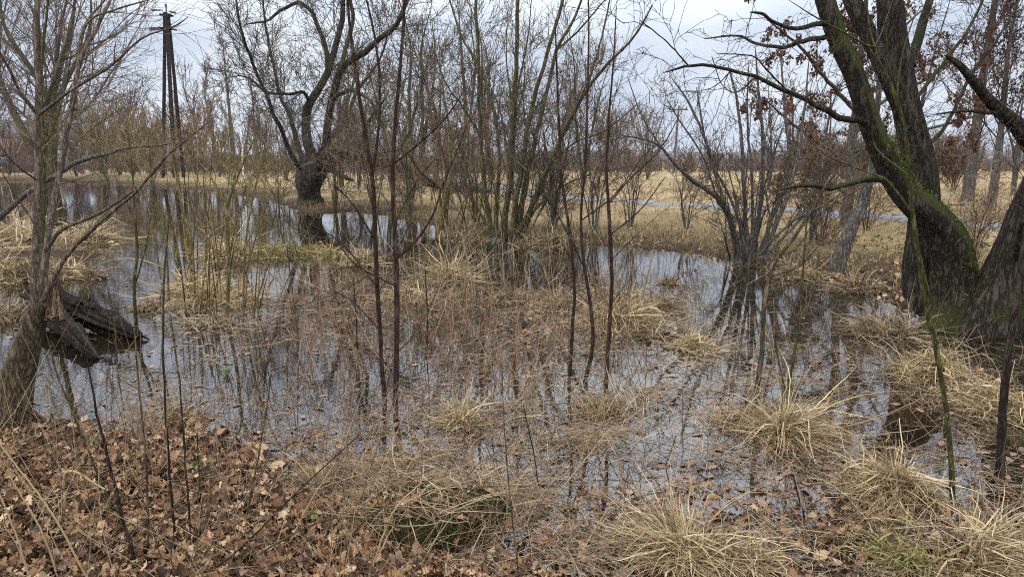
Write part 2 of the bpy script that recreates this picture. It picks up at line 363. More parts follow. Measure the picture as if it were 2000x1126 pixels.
def add_leaves(mb, c, size, tilt, simple=False, curl=1.):
    """oak leaves: lobed blades folded along the midrib, each with its own size, turn, tilt and curl"""
    N = len(c); O = OAK if not simple else np.array([(0, .03), (.3, .25), (.65, .3), (1., .03)])
    k = len(O)
    asym = rng.uniform(.75, 1.2, (N, k, 1))
    x = np.broadcast_to(O[:, 0][None, :, None], (N, k, 3)) - .5
    y = np.concatenate([-O[:, 1][None, :, None] * asym, np.zeros((N, k, 1)), O[:, 1][None, :, None] / asym], 2)
    c1 = rng.normal(.5, .9, (N, 1, 1)) * curl; c2 = rng.normal(.25, .5, (N, 1, 1)) * curl; ph = rng.uniform(0, 6, (N, 1, 1)); tw = rng.normal(0, .5, (N, 1, 1)) * curl
    z = c1 * y ** 2 * 1.6 + c2 * x ** 2 + .05 * curl * np.sin(9 * x + ph) * np.sign(y) + tw * x * y
    V = np.stack([x, y, z], -1) * np.asarray(size)[:, None, None, None]
    def rot(V, ax, a):
        ca, sa = np.cos(a)[:, None, None], np.sin(a)[:, None, None]; o = V.copy(); i, j = [(1, 2), (2, 0), (0, 1)][ax]
        o[..., i] = V[..., i] * ca - V[..., j] * sa; o[..., j] = V[..., i] * sa + V[..., j] * ca; return o
    V = rot(V, 0, rng.uniform(0, 6.28, N) * 0 + rng.normal(0, .5, N) * curl); V = rot(V, 1, np.asarray(tilt)); V = rot(V, 2, rng.uniform(0, 6.28, N))
    V = V + c[:, None, None, :]
    i = np.arange(k - 1)[:, None]; j = np.arange(2)[None]
    q = np.stack([i * 3 + j, i * 3 + j + 1, (i + 1) * 3 + j + 1, (i + 1) * 3 + j], -1).reshape(-1, 4)
    mb.add(V, ((np.arange(N) * 3 * k)[:, None, None] + q[None]).reshape(-1, 4))
def blades(mb, base, ln, wd, az, lean, droop, k=6, kink=.3, sag=None):
    """grass blades: ribbons leaving the base leaning towards az and drooping, some snapped over"""
    N = len(base)
    a = lean.copy(); az = az.copy(); pts = [base]; step = (ln / (k - 1))[:, None]
    kk = np.where(rng.random(N) < kink, rng.integers(1, k - 1, N), 99); ka = rng.uniform(.6, 1.9, N)
    for i in range(k - 1):
        d = np.stack([np.sin(a) * np.cos(az), np.sin(a) * np.sin(az), np.cos(a)], 1)
        q = pts[-1] + d * step
        if sag is not None: q[:, 2] = np.maximum(q[:, 2], sag + rng.uniform(0, .02, N))
        pts.append(q)
        a = np.minimum(a + droop / (k - 1) + np.where(kk == i, ka, 0) + rng.normal(0, .06, N), 2.6); az = az + rng.normal(0, .2, N)
    P = np.stack(pts, 1)
    tw = rng.normal(0, .6, N); side = np.stack([-np.sin(az) * np.cos(tw), np.cos(az) * np.cos(tw), np.sin(tw)], 1)
    w = np.interp(np.linspace(0, 1, k), [0, .15, .6, 1], [.7, 1, .8, .08])
    mb.ribbons(P, side[:, None, :] * (wd[:, None] * w[None])[..., None] * .5)
def tussock1(mb, c, rad, n, ln, wd, spread=.5, droop=(.6, 1.8), az0=None, azs=9., kink=.3, asp=1., water=0.0, k=7):
    """a tangle: arching blades, snapped upright ones and a thatch of blades lying every way round the foot"""
    a0 = rng.uniform(0, 6.28) if az0 is None else az0
    for part, m in (('arch', int(n * .60)), ('up', int(n * .10)), ('thatch', int(n * 1.1))):
        r = rad * np.abs(rng.normal(0, .62 if part != 'thatch' else .85, m)); th = rng.uniform(0, 6.283, m)
        x = c[0] + r * np.cos(th); y = c[1] + r * np.sin(th) * asp
        z = np.maximum(hz(x, y), -.04)
        own = rng.random(m) < (.62 if az0 is None else .75)
        az = np.where(own, rng.normal(a0, .8 if az0 is None else azs, m), np.where(rng.random(m) < .5, th + rng.normal(0, 1.2, m), rng.uniform(0, 6.283, m)))
        L = .64 * rng.uniform(ln[0], ln[1], m) * np.exp(rng.normal(0, .32, m)); W = wd[0] * .8 + (wd[1] - wd[0]) * .85 * rng.random(m) ** 1.6
        if part == 'arch': lean = np.abs(rng.normal(.58, .45, m)) + spread * .5 * r / rad; dr = rng.uniform(droop[0], droop[1], m) * rng.uniform(.6, 1.25, m); kk = kink
        elif part == 'up': lean = np.abs(rng.normal(.1, .22, m)); dr = rng.uniform(0, .7, m); kk = .6; W = W * .6
        else: az = np.where(rng.random(m) < .5, rng.normal(a0, .8, m), rng.uniform(0, 6.283, m)); lean = rng.normal(1.32, .24, m); dr = rng.normal(.2, .35, m); kk = .35; L = L * .8; z = z + np.abs(rng.normal(0, .05, m)) * np.exp(-(r / rad) ** 2) * 1.6
        blades(mb, np.stack([x, y, z], 1), L, W, az, lean, dr, k, kk, np.maximum(z * (1 if part != 'thatch' else .5), 0.004))

def tussock(mb, c, rad, n, ln, wd, spread=.5, droop=(.6, 1.8), az0=None, azs=9., kink=.3, asp=1.):
    """a tussock is a few crowded tufts of unequal height, each flopping its own way"""
    k = int(rng.integers(4, 8)); w = rng.dirichlet(np.full(k, 2.5)); main = rng.uniform(0, 6.28) if az0 is None else az0
    for j in range(k):
        th = rng.uniform(0, 6.28); q = rad * .75 * math.sqrt(rng.random()) * (j > 0); f = rng.uniform(.55, 1.25) if j else 1.1
        tussock1(mb, (c[0] + q * math.cos(th), c[1] + q * math.sin(th) * asp, c[2]), rad * rng.uniform(.3, .6), int(n * w[j] + 12), (ln[0] * f * .6, ln[1] * f), wd, spread, (droop[0], droop[1] * 1.1), main + rng.normal(0, .9 if az0 is None else .5), azs, kink * 1.3, asp)
# ================================================================== light and sky
w = bpy.data.worlds.new('World'); sc.world = w; w.use_nodes = True
nt = w.node_tree; bg = nt.nodes['Background']; bg.inputs[1].default_value = .1
SUN_EL, SUN_AZ = math.radians(48), math.radians(215)
sky = nt.nodes.new('ShaderNodeTexSky'); sky.sky_type = 'NISHITA'; sky.sun_disc = False
sky.sun_elevation = SUN_EL; sky.sun_rotation = SUN_AZ; sky.air_density = 1.0; sky.dust_density = 2.0
tc = nt.nodes.new('ShaderNodeTexCoord'); mp = nt.nodes.new('ShaderNodeMapping'); mp.inputs['Scale'].default_value = (1, 1, 2.6)
nt.links.new(tc.outputs['Generated'], mp.inputs[0])
n1 = noise(nt, 2.3, 7, mp.outputs[0], .55); n2 = noise(nt, 1.1, 3, mp.outputs[0])
cl = ramp(nt, [(.36, .52, .60, .74), (.5, .74, .81, .91), (.62, .96, .985, 1.0)], n1.outputs[0])
sc10 = mix(nt, 1., cl.outputs[0], (7.6, 7.6, 7.6), 'MULTIPLY')
sxy = nt.nodes.new('ShaderNodeSeparateXYZ'); nt.links.new(tc.outputs['Generated'], sxy.inputs[0])
zen = ramp(nt, [(0., .87, .90, .95), (.16, .91, .93, .96), (.36, 2.05, 2.04, 2.04), (.6, 2.9, 2.8, 2.7), (1., 3.2, 3.1, 3.0)], sxy.outputs[2])   # an overcast sky is brighter overhead
nt.links.new(mix(nt, .9, sky.outputs[0], mix(nt, 1., sc10, zen.outputs[0], 'MULTIPLY')), bg.inputs[0])
sun = bpy.data.lights.new('sun', 'SUN'); sun.energy = 1.0; sun.angle = math.radians(12); sun.color = (1, .96, .9)
so = bpy.data.objects.new('sun', sun); COL.objects.link(so)
sd_ = Vector((math.sin(SUN_AZ) * math.cos(SUN_EL), math.cos(SUN_AZ) * math.cos(SUN_EL), math.sin(SUN_EL)))
so.rotation_euler = sd_.to_track_quat('Z', 'Y').to_euler(); so.location = (0, 0, 40)
sc.view_settings.view_transform = 'Standard'; sc.view_settings.look = 'None'
sc.view_settings.exposure = 0.5; sc.view_settings.gamma = 1
sc.cycles.max_bounces = 5; sc.cycles.diffuse_bounces = 2; sc.cycles.glossy_bounces = 3; sc.cycles.transmission_bounces = 2; sc.cycles.transparent_max_bounces = 4
sc.cycles.use_denoising = False
sc.cycles.sample_clamp_indirect = 6
sc.cycles.filter_width = 1.05
# ================================================================== ground, water, path, hills
u = np.linspace(-7.3, 7.3, 420); gx = 2.2 * np.sinh(u)
v = np.linspace(-6.6, 7.3, 470); gy = 4 + 2.0 * np.sinh(v)
X, Y = np.meshgrid(gx, gy); Z = hz(X, Y)
V = np.stack([X, Y, Z], -1).reshape(-1, 3); ny, nx = X.shape
ii = np.arange(ny - 1)[:, None] * nx + np.arange(nx - 1)[None]
Q = np.stack([ii, ii + 1, ii + 1 + nx, ii + nx], -1).reshape(-1, 4)
me = fastmesh('ground', V, Q); me.materials.append(M['ground'])
s = sdist(X, Y) ; dist = np.hypot(X, Y)
turf = np.clip((s - .8) / 2.5 + .5 * vn(X, Y, 1.3, 2), 0, 1) * np.clip((Y - 9) / 4, 0, 1)
PATHPX = [(835, 342), (870, 348), (930, 360), (1000, 371), (1090, 380), (1220, 388), (1300, 392), (1400, 397.5), (1500, 402), (1600, 407), (1700, 413), (1800, 420), (1900, 427), (1960, 432), (2100, 443), (2400, 470), (2800, 505)]
PP = np.array([gnd(a, b, .42)[:2] for a, b in PATHPX]); PS = spline(np.c_[PP, np.zeros(len(PP))], 160)[:, :2]
dp = np.full(X.shape, 1e9)
for a in PS: dp = np.minimum(dp, np.hypot(X - a[0], Y - a[1]))
bey = np.interp(X, PS[::-1][:, 0] if PS[0, 0] > PS[-1, 0] else PS[:, 0], PS[::-1][:, 1] if PS[0, 0] > PS[-1, 0] else PS[:, 1])
meadow = np.clip((Y - bey - 1.5) / 3 + .3 * vn(X, Y, 4, 1), 0, 1) * (Y > 12)
meadow = np.maximum(meadow, .75 * np.clip((s - 1.5) / 4 + .6 * vn(X, Y, 2.7, 6), 0, 1) * (Y > 12))
zc = np.stack([turf, meadow, np.zeros_like(turf), np.ones_like(turf)], -1).reshape(-1, 4).astype(np.float32)
at_ = me.attributes.new('zone', 'FLOAT_COLOR', 'POINT'); at_.data.foreach_set('color', zc.ravel())
go = bpy.data.objects.new('ground', me); COL.objects.link(go); tag(go, kind='structure')
mb = MB(); gxw = np.linspace(-110, 60, 60); gyw = np.linspace(-3, 100, 40)
XX, YY = np.meshgrid(gxw, gyw); ii = np.arange(39)[:, None] * 60 + np.arange(59)[None]
mb.add(np.stack([XX, YY, XX * 0], -1).reshape(-1, 3), np.stack([ii, ii + 1, ii + 61, ii + 60], -1).reshape(-1, 4))
tag(mb.build('pond_water', 'water'), kind='structure')
T2 = unit(np.gradient(PS, axis=0)); N2 = np.stack([-T2[:, 1], T2[:, 0]], 1)
mb = MB(); rows = []
for o_ in (-.92, -.88, 0, .88, .92):
    q = PS + N2 * (o_ + (0 if abs(o_) < .5 else 0)); zz = np.maximum(hz(PS[:, 0], PS[:, 1]), hz(q[:, 0], q[:, 1])) + (.05 if abs(o_) < .9 else -.12)
    rows.append(np.c_[q, zz])
mb.add(np.stack(rows, 1).reshape(-1, 3), [(5 * i + j, 5 * i + j + 1, 5 * i + 6 + j, 5 * i + 5 + j) for i in range(159) for j in range(4)])
tag(mb.build('footpath', 'asphalt'), kind='structure')
# hills on the horizon, a long low ridge with real depth
hx = np.linspace(-2600, 2600, 140); hy = np.linspace(1300, 2300, 14)
XX, YY = np.meshgrid(hx, hy); prof = np.sin(np.pi * (YY - 1300) / 1000)
ZZ = -3 + prof * (22 + 9 * np.sin(XX / 310 + 1) + 7 * np.sin(XX / 127) + np.clip((XX - 300) / 500, 0, 1) * 22 + np.clip((-XX - 700) / 400, 0, 1) * 75 + 1.6 * np.sin(XX / 21) + 1.2 * np.sin(XX / 9))
ii = np.arange(13)[:, None] * 140 + np.arange(139)[None]
mb = MB(); mb.add(np.stack([XX, YY, ZZ], -1).reshape(-1, 3), np.stack([ii, ii + 1, ii + 141, ii + 140], -1).reshape(-1, 4))
tag(mb.build('hills', 'far_hill'), kind='structure')
# ================================================================== trees
def tree(name, label, cat, Y, base, limbs, bark, twig, levels, D=None, group=None, extra=None, bark2=None, sides=14, rough=.12, jit=.25, crownname='crown', limbdens=1., nl=22, thick=26, ws=1.):
    """limbs[0] is the trunk; the rest are limbs of their own; the crown is every twig that grows on them"""
    D = D or Y; rmin = .00036 * D
    e = thing(name, label, cat, base, group)
    PA, RA = [], []
    for i, pts in enumerate(limbs):
        wsi = ws[min(i, len(ws) - 1)] if isinstance(ws, tuple) else ws
        pts = [(q[0], q[1], q[2] * wsi, *q[3:]) for q in pts]
        big = max(q[2] for q in pts) > thick
        P, R = limb(pts, Y, nl if not big else 44, jit)
        if i == 0: P = np.vstack([P[0] - (0, 0, .5), P]); R = np.r_[R[0] * 1.05, R]
        R[-1] = min(R[-1], max(R[-1] * .6, rmin))
        m_ = MB(); m_.tubes(P, np.maximum(R, rmin), sides if big else 7, rough if big else .05)
        m_.build('trunk' if i == 0 else 'limb', (bark2 or {}).get(i, bark), e)
        p, r = resample(P, R, 14); PA.append(p); RA.append(r)
    PA, RA = np.array(PA), np.array(RA)
    mb = MB(); out = crown(mb, PA[1:] if len(PA) > 1 and 'notrunk' in (extra or {}) else PA, RA[1:] if len(PA) > 1 and 'notrunk' in (extra or {}) else RA, levels, rmin)
    mb.build(crownname, twig, e)
    return e, PA, RA, out
def Lv(dens, t0, t1, ang, ln, **k): return dict(dens=dens, t0=t0, t1=t1, ang=ang, ln=ln, **k)
# --- pollard willow on the far bank
b = gnd(603, 404)
wl = [[(603,408,54),(605,385,44),(607,355,50),(612,330,58),(613,312,46)],
 [(590,345,18),(560,280,13,-1),(528,200,11,-2),(497,130,9,-2),(472,60,7,-3),(462,0,6,-3),(455,-70,4,-3)],
 [(610,330,34),(603,280,28),(598,235,25,.5),(612,190,21,.5),(640,140,18,1),(662,80,16,1),(672,0,13,1),(682,-90,9,1)],
 [(622,325,30),(640,260,24,-.5),(650,190,20,-1),(665,130,19,-1.5),(712,100,17,-2),(768,52,14,-3),(798,0,11,-3),(830,-70,8,-3)],
 [(641,135,14,1),(622,50,12,1.5),(590,6,11,2),(560,15,9,2),(520,42,7,2),(478,48,4,2)],
 [(604,200,13,.5),(590,180,11),(560,185,9,-.5),(520,180,7,-1),(480,150,5,-1.5),(440,152,3,-2)],
 [(622,322,46),(655,294,42,-1),(718,296,37,-2),(772,310,31,-3),(820,343,25,-3.5),(880,364,19,-4),(960,374,11,-4)],
 [(635,330,22),(662,344,14,-1),(690,352,8,-1.5)],
 [(648,195,13,-1),(690,176,10,-2),(728,206,8,-2.5),(748,250,5,-3)],
 [(665,130,13,-1),(690,60,10,0),(684,0,9,0),(690,-70,6,0)],
 [(590,320,16),(575,260,12,1),(540,150,8,2),(520,60,6,2),(510,-20,4,2)],
 [(640,270,14),(680,240,11,1),(690,190,9,1),(740,120,6,2),(760,60,4,2)],
 [(770,312,10,-3),(800,260,7,-3),(815,200,5,-3),(835,120,3,-3)],
 [(700,293,9,-1),(720,240,7,-1),(760,180,5,-1)]]
tree('pollard_willow', 'big dark pollard willow with knobby trunk and an arching limb, on the far bank', 'tree', b[1], b, wl, 'bark_willow', 'twig_willow',
  [Lv(3.6,.12,1,.75,(1.,4.0),trop=.09,k=9,wander=.16),Lv(3.2,.1,1,.6,(.6,2.2),trop=.05,k=7,wander=.15),Lv(3.6,.1,1,.6,(.3,1.1),k=5,wander=.13)], rough=.2, jit=.45, ws=(.8,.62,.66,.66,.6,.55,.7))
# --- mossy double tree at right
b = gnd(1850, 640)
rt = [[(1866,655,100),(1868,590,74),(1864,530,64),(1852,480,60),(1820,430,52),(1774,385,45,-.1),(1737,320,38,-.2),(1705,240,34,-.3),(1672,150,31,-.3),(1642,90,30,-.3),(1612,10,29,-.3),(1592,-70,26,-.3)],
 [(1794,600,56,.5),(1792,500,48,.5),(1800,400,43,.5),(1796,320,43,.5),(1775,220,42,.5),(1757,130,40,.5),(1742,40,38,.5),(1735,-70,34,.5)],
 [(1888,660,98),(1918,612,90,-.05),(1952,560,86,-.1),(1988,500,82,-.2),(2034,400,76,-.3),(2076,300,70,-.4),(2116,200,64,-.5),(2170,50,56,-.6),(2200,-60,48,-.6)],
 [(1785,275,44,.5),(1738,150,40,.4),(1692,70,36,.4),(1660,0,34,.4),(1640,-70,30,.4)],
 [(1692,236,18,-.3),(1642,230,17,-.5),(1600,206,15,-.7),(1540,180,12,-.9),(1470,150,10,-1.1),(1400,131,9,-1.3),(1345,129,8,-1.5),(1295,142,4,-1.6)],
 [(1640,62,15,-.3),(1570,80,12,.2),(1530,91,10,.5),(1480,86,8,.7),(1440,70,6,.9),(1375,76,3,1)],
 [(1622,42,15,-.3),(1560,55,11,-.6),(1520,48,9,-.8),(1490,28,8,-1),(1465,24,5,-1)],
 [(1728,350,17,-.2),(1680,353,14,-.4),(1620,366,12,-.6),(1565,362,9,-.8),(1512,373,5,-.9)],
 [(1778,130,22,.5),(1798,60,18,.7),(1815,0,14,.8),(1830,-70,10,.9)],
 [(2070,318,38,-.4),(2005,270,32,-.5),(1960,226,27,-.6),(1920,180,20,-.7),(1880,130,14,-.8),(1848,108,7,-.8)],
 [(1962,224,14,-.6),(1900,217,9,-.7),(1825,223,4,-.8)],
 [(1345,129,5,-1.5),(1300,80,4,-1.6),(1250,40,3,-1.7)],
 [(1475,151,6,-1.1),(1440,180,4,-1.2),(1410,165,3,-1.2),(1390,110,3,-1.2)],
 [(1540,180,6,-.9),(1500,140,5,-1),(1470,110,4,-1.1),(1400,105,3,-1.1)],
 [(1985,505,16,-.4),(1998,430,12,-.8),(2030,300,8,-1)],
 [(1800,300,12,.6),(1850,240,10,.9),(1900,140,8,1.3),(1960,60,6,1.6),(2000,-20,4,2)],
 [(1790,190,12,.6),(1830,140,9,1),(1890,60,7,1.4),(1930,-20,5,1.7)]]
e, PA, RA, out = tree('mossy_crack_willow', 'thick three-trunked leaning tree with bright green moss, standing in water at the right edge', 'tree', b[1], b, rt, 'bark_mossy', 'twig_dark',
  [Lv(5.5,.2,1,.8,(.25,1.2),trop=.02,k=8,wander=.32,shrink=.3),Lv(6.5,.1,1,.75,(.15,.6),k=6,wander=.3),Lv(7,.1,1,.7,(.08,.3),k=5,wander=.25)], sides=26, rough=.12, ws=(1.,1.,1.,.72,.66,.66,.66,.72,.8,.75,.6), bark2={0: 'bark_verymossy', 7: 'bark_verymossy'}, nl=26)
mb = MB()   # moss tufts on the tops of the bent limb
P, R = limb(rt[0], b[1], 60, .0); sel = np.where((P[:, 2] > .2) & (P[:, 2] < 2.1))[0]
n = 5200; i = rng.choice(sel, n); th = rng.normal(math.pi / 2, 1.0, n)
T = unit(np.gradient(P, axis=0))[i]; U = unit(np.cross(T, [0, 0, 1.])); Wv = np.cross(U, T)
pos = P[i] + rng.normal(0, .03, (n, 3)) + (np.cos(th)[:, None] * U + np.sin(th)[:, None] * Wv * np.sign(Wv[:, 2:])) * R[i][:, None] * .99
keep = vn(pos[:, 0] * 3, pos[:, 2] * 3 + pos[:, 1], .5, 8) > -.35; pos = pos[keep]; n = len(pos)
blades(mb, pos, rng.uniform(.015, .05, n), rng.uniform(.006, .014, n), rng.uniform(0, 6.3, n), rng.uniform(.2, 1.4, n), rng.uniform(0, 1.5, n), 4, 0)
mb.build('moss', 'moss', e)
# --- central many-stemmed tree behind the reeds
b = gnd(990, 466)
ct = [[(985,470,30),(990,400,25),(996,320,22),(1003,200,19),(1008,100,16),(1012,0,13),(1014,-80,10)],
 [(1000,460,24,-.3),(1015,350,20,-.4),(1035,230,18,-.5),(1060,130,15,-.6),(1085,50,13,-.6),(1110,-40,10,-.6)],
 [(1008,450,22,.2),(1032,330,19,.5),(1063,200,16,.8),(1086,100,13,1),(1120,40,10,1),(1150,-40,8,1)],
 [(958,455,22,-.2),(945,350,18,-.5),(938,230,15,-.6),(935,120,13,-.8),(930,0,11,-.8),(928,-80,8,-.8)],
 [(968,450,20,.3),(975,300,14,.6),(960,200,12,.8),(935,130,10,1),(905,80,8,1.3),(878,0,6,1.5),(860,-60,4,1.5)],
 [(1010,455,26,-.3),(1040,400,23,-.6),(1072,320,20,-.9),(1110,240,17,-1.2),(1142,185,15,-1.4),(1182,130,12,-1.6),(1232,80,9,-1.8),(1275,10,6,-2)],
 [(1142,185,10,-1.4),(1165,110,8,-1),(1185,30,6,-.8),(1200,-50,4,-.8)],
 [(1072,320,10,-.9),(1120,280,8,-1.2),(1180,255,6,-1.6),(1250,200,4,-2)],
 [(1085,100,9,1),(1130,60,7,1),(1190,-10,5,1)],
 [(940,270,9,-.6),(905,210,7,-.9),(870,160,5,-1.2),(845,90,3,-1.4)],
 [(1000,270,9,-.2),(1010,180,7,-.6),(1030,80,5,-.9),(1040,-20,3,-1)],
 [(950,440,12,.3),(905,350,9,.8),(880,260,7,1.2),(862,150,5,1.6)],
 [(1020,440,11,.4),(1075,380,8,1),(1140,345,6,1.6),(1230,325,4,2.2)]]
for k in range(15):   # shoots from the stool
    x = rng.normal(990, 42); top = x + (x - 990) * rng.uniform(.6, 2.4) + rng.normal(0, 20); h = rng.uniform(120, 330)
    ct.append([(x, 472 + rng.uniform(-8, 20), rng.uniform(4, 8), rng.uniform(-1, 1)), ((x + top) / 2 + rng.normal(0, 8), 470 - h * .5, 4.5, rng.uniform(-1, 1)), (top, 470 - h, 2.2, rng.uniform(-1.5, 1.5))])
tree('many_stemmed_sallow', 'tall grey-green sallow with many stems fanning from one stool, in the middle behind the reeds', 'tree', b[1], b, ct, 'bark_olive', 'twig_willow',
  [Lv(3.2,.2,1,.6,(.6,2.3),trop=.10,k=7,wander=.14),Lv(3.6,.1,1,.55,(.3,1.1),trop=.06,k=6,wander=.16),Lv(4,.1,1,.55,(.15,.5),k=5)], sides=12, rough=.1, ws=.49)
# --- leaning shrub in the clear water, right of the middle
b = gnd(1450, 517)
rs = [[(1446,522,20),(1430,440,18),(1400,385,15,-.3),(1350,350,12,-.6),(1310,310,9,-.8),(1280,278,7,-1),(1200,262,3,-1.2)],
 [(1440,522,15),(1425,430,12,.3),(1402,360,10,.6),(1380,280,8,.8),(1345,200,6,1),(1308,148,3,1.2)],
 [(1460,520,15),(1455,400,12,.2),(1450,300,10,.4),(1440,200,7,.5),(1422,125,4,.6)],
 [(1470,520,15),(1485,400,12,-.3),(1490,280,9,-.5),(1480,160,6,-.6),(1475,90,3,-.6)],
 [(1482,520,15),(1530,400,12,.2),(1560,300,9,.5),(1572,200,6,.7),(1580,120,3,.8)],
 [(1476,516,15,.3),(1510,420,12,.7),(1540,330,10,1),(1532,200,7,1.2),(1525,110,4,1.3)],
 [(1455,518,10),(1440,420,8,-.5),(1385,300,6,-.8),(1360,170,4,-1)],
 [(1465,516,9,.4),(1470,380,8,.8),(1460,240,6,1),(1462,120,3,1)],
 [(1310,310,5,-.8),(1260,240,4,-1),(1225,150,2.5,-1)],
 [(1400,385,6,-.3),(1370,300,5,-.4),(1330,240,4,-.6),(1300,190,2.5,-.7)],
 [(1480,500,9,-.4),(1550,430,7,-.7),(1610,400,5,-.9),(1680,350,3,-1)],
 [(1490,505,8),(1570,420,7,.3),(1640,330,5,.5),(1690,290,3,.6)]]
for k in range(16):
    x = rng.normal(1460, 22); dx = rng.normal(0, 70); h = rng.uniform(120, 330)
    rs.append([(x, 518 + rng.uniform(-4, 8), rng.uniform(4, 7), rng.uniform(-.4, .6)), (x + dx * .4, 518 - h * .5, 4, rng.uniform(-.5, .8)), (x + dx, 518 - h, 2, rng.uniform(-.6, 1))])
tree('leaning_willow_shrub', 'bushy grey shrub with one stem arching left, mirrored in the clear water at right', 'shrub', b[1], b, rs, 'bark_grey', 'twig_dark',
  [Lv(3.2,.2,1,.65,(.4,1.5),trop=.08,k=7,wander=.18),Lv(4,.1,1,.6,(.2,.8),trop=.04,k=6,wander=.2),Lv(4,.1,1,.6,(.1,.4),k=5)], sides=10, rough=.08, thick=16, ws=.66)
# --- young tree on the broken stump at left
b = land(30, 832)
yl = [[(12,850,74),(26,760,60),(44,690,46),(60,640,38),(71,602,33),(74,588,22)],
 [(66,625,26),(70,520,23),(72,400,21),(74,280,19),(74,150,16),(73,40,14),(70,-70,12)],
 [(78,605,24,.05),(91,480,20,.15),(112,360,17,.25),(136,230,14,.3),(156,120,12,.35),(186,60,10,.4),(222,-12,8,.5)],
 [(82,590,15,-.05),(130,500,13,-.1),(200,430,11,-.2),(270,370,9,-.3),(320,310,8,-.35),(370,268,6,-.4),(422,226,3,-.4)],
 [(90,490,12,.05),(122,448,11,0),(190,418,9,-.1),(250,380,8,-.2),(300,338,7,-.2),(350,277,5,-.2),(396,250,2.5,-.2)],
 [(74,224,11),(40,180,9,-.1),(15,130,8,-.2),(-25,65,6,-.3)],
 [(76,224,10),(110,198,9,-.1),(142,174,8,-.15),(213,131,7,-.2),(278,75,5.5,-.3),(340,52,4.5,-.35),(368,33,2.5,-.35)],
 [(152,132,8,.35),(170,46,6,.4),(230,18,5,.4),(288,1,4,.4)],
 [(148,215,8,.3),(152,120,7,.5),(165,50,6,.6),(205,0,5,.7),(230,-40,4,.7)],
 [(72,352,6),(30,320,5,-.2),(-10,270,4,-.3)],
 [(70,440,5,-.1),(30,380,4,-.2),(0,330,3,-.3)],
 [(136,290,6,.3),(180,250,5,.5),(240,210,3,.6)],
 [(74,300,5),(120,250,4,.2),(150,180,3,.3),(175,90,2,.3)]]
e, PA, RA, out = tree('young_alder', 'pinkish grey young tree with smooth stems rising from a broken stump at the left edge', 'tree', b[1], b, yl, 'bark_pink', 'twig_brown',
  [Lv(7,.15,1,.75,(.15,.9),trop=.05,k=7,wander=.12,rr=.5),Lv(4.5,.2,1,.7,(.1,.4),k=5)], sides=20, rough=.1, ws=(.85,.55), bark2={0: 'bark_brown'}, jit=.1, nl=30)
mb = MB()
for k in range(14):   # splintered wood where the stump broke
    q = at(100 + rng.normal(0, 10), 625, b[1] - .05 + rng.normal(0, .05)); t = at(112 + rng.normal(0, 12), rng.uniform(520, 600), b[1] - .05 + rng.normal(0, .04))
    mb.tubes(np.linspace(q, t, 6) + rng.normal(0, .006, (6, 3)), np.linspace(.016, .003, 6) * rng.uniform(.6, 1.3), 5, .2)
mb.build('torn_wood', 'torn', e)
# --- thin saplings: (name part, label, Y from pixel, limbs, bark, twig)
def sapling(name, label, base, limbs, bark, twig, levels, cat='sapling', group=None, **k):
    b = gnd(*base) if len(base) == 2 else land(*base[:2])
    return tree(name, label, cat, b[1], b, limbs, bark, twig, levels, group=group, sides=9, rough=.06, jit=.12, nl=28, ws=.62, **k)
SL = [Lv(3.6,.25,1,.75,(.3,1.2),trop=.06,k=8,wander=.09,rr=.5,shrink=.55),Lv(2.2,.2,1,.7,(.15,.45),k=5,wander=.1)]
sapling('alder_sapling', 'dark slim sapling that forks high up, left one of the pair in the middle water', (750, 782),
 [[(752,790,15),(742,650,14),(735,500,14),(727,352,13),(702,190,11),(684,60,9),(676,-60,7)], [(728,345,9),(742,210,8,.1),(735,90,7,.15),(714,-10,5,.2)],
  [(736,560,6),(690,500,5,.1),(655,465,4,.1),(610,440,2,.2)], [(733,470,6),(690,400,5,-.1),(650,360,3,-.2)], [(738,640,5),(690,590,4,.1),(640,560,2,.2)]], 'bark_red', 'twig_dark', SL)
sapling('alder_sapling', 'straighter dark sapling beside the forked one, right one of the pair in the middle water', (771, 795),
 [[(772,802,18),(776,600,17),(770,420,15),(768,310,13),(777,180,11),(786,80,9),(793,-60,7)], [(773,506,9),(812,470,8,.1),(845,420,7,.15),(862,370,6,.2),(890,300,5,.25),(916,233,3,.3)],
  [(862,370,4,.2),(820,335,4,.1),(790,295,3,.05),(740,300,2,0)], [(769,320,7),(830,270,6,-.1),(872,228,5,-.2),(905,180,3,-.3)], [(770,440,5),(810,360,4,.2),(850,310,3,.3)], [(776,560,5),(700,520,4,-.1),(660,475,3,-.2)]], 'bark_red', 'twig_dark', SL)
S2 = [Lv(3.2,.3,1,.7,(.3,1.0),trop=.07,k=8,wander=.09,rr=.5),Lv(2,.2,1,.7,(.12,.4),k=5)]
sapling('alder_sapling', 'thin dark wavy sapling, leftmost of the three standing by the reeds right of the middle', (1112, 750),
 [[(1111,758,12),(1117,650,11),(1122,560,10),(1112,450,10),(1097,350,9),(1092,250,8),(1088,150,6),(1084,40,4)], [(1100,370,5),(1060,300,4,.1),(1030,240,3,.2)], [(1094,270,5),(1130,200,4,.1),(1160,130,3,.2)]], 'bark_red', 'twig_dark', S2)
sapling('alder_sapling', 'thin dark sapling with a crooked foot, middle one of the three by the reeds', (1142, 745),
 [[(1140,752,13),(1155,690,12),(1156,620,11),(1139,500,10),(1135,420,9),(1142,330,8),(1147,200,7),(1150,60,5),(1148,-50,3)], [(1136,430,5),(1200,380,4,.1),(1260,300,3,.2)], [(1140,520,5),(1090,420,4,-.1),(1060,380,3,-.2)]], 'bark_red', 'twig_dark', S2)
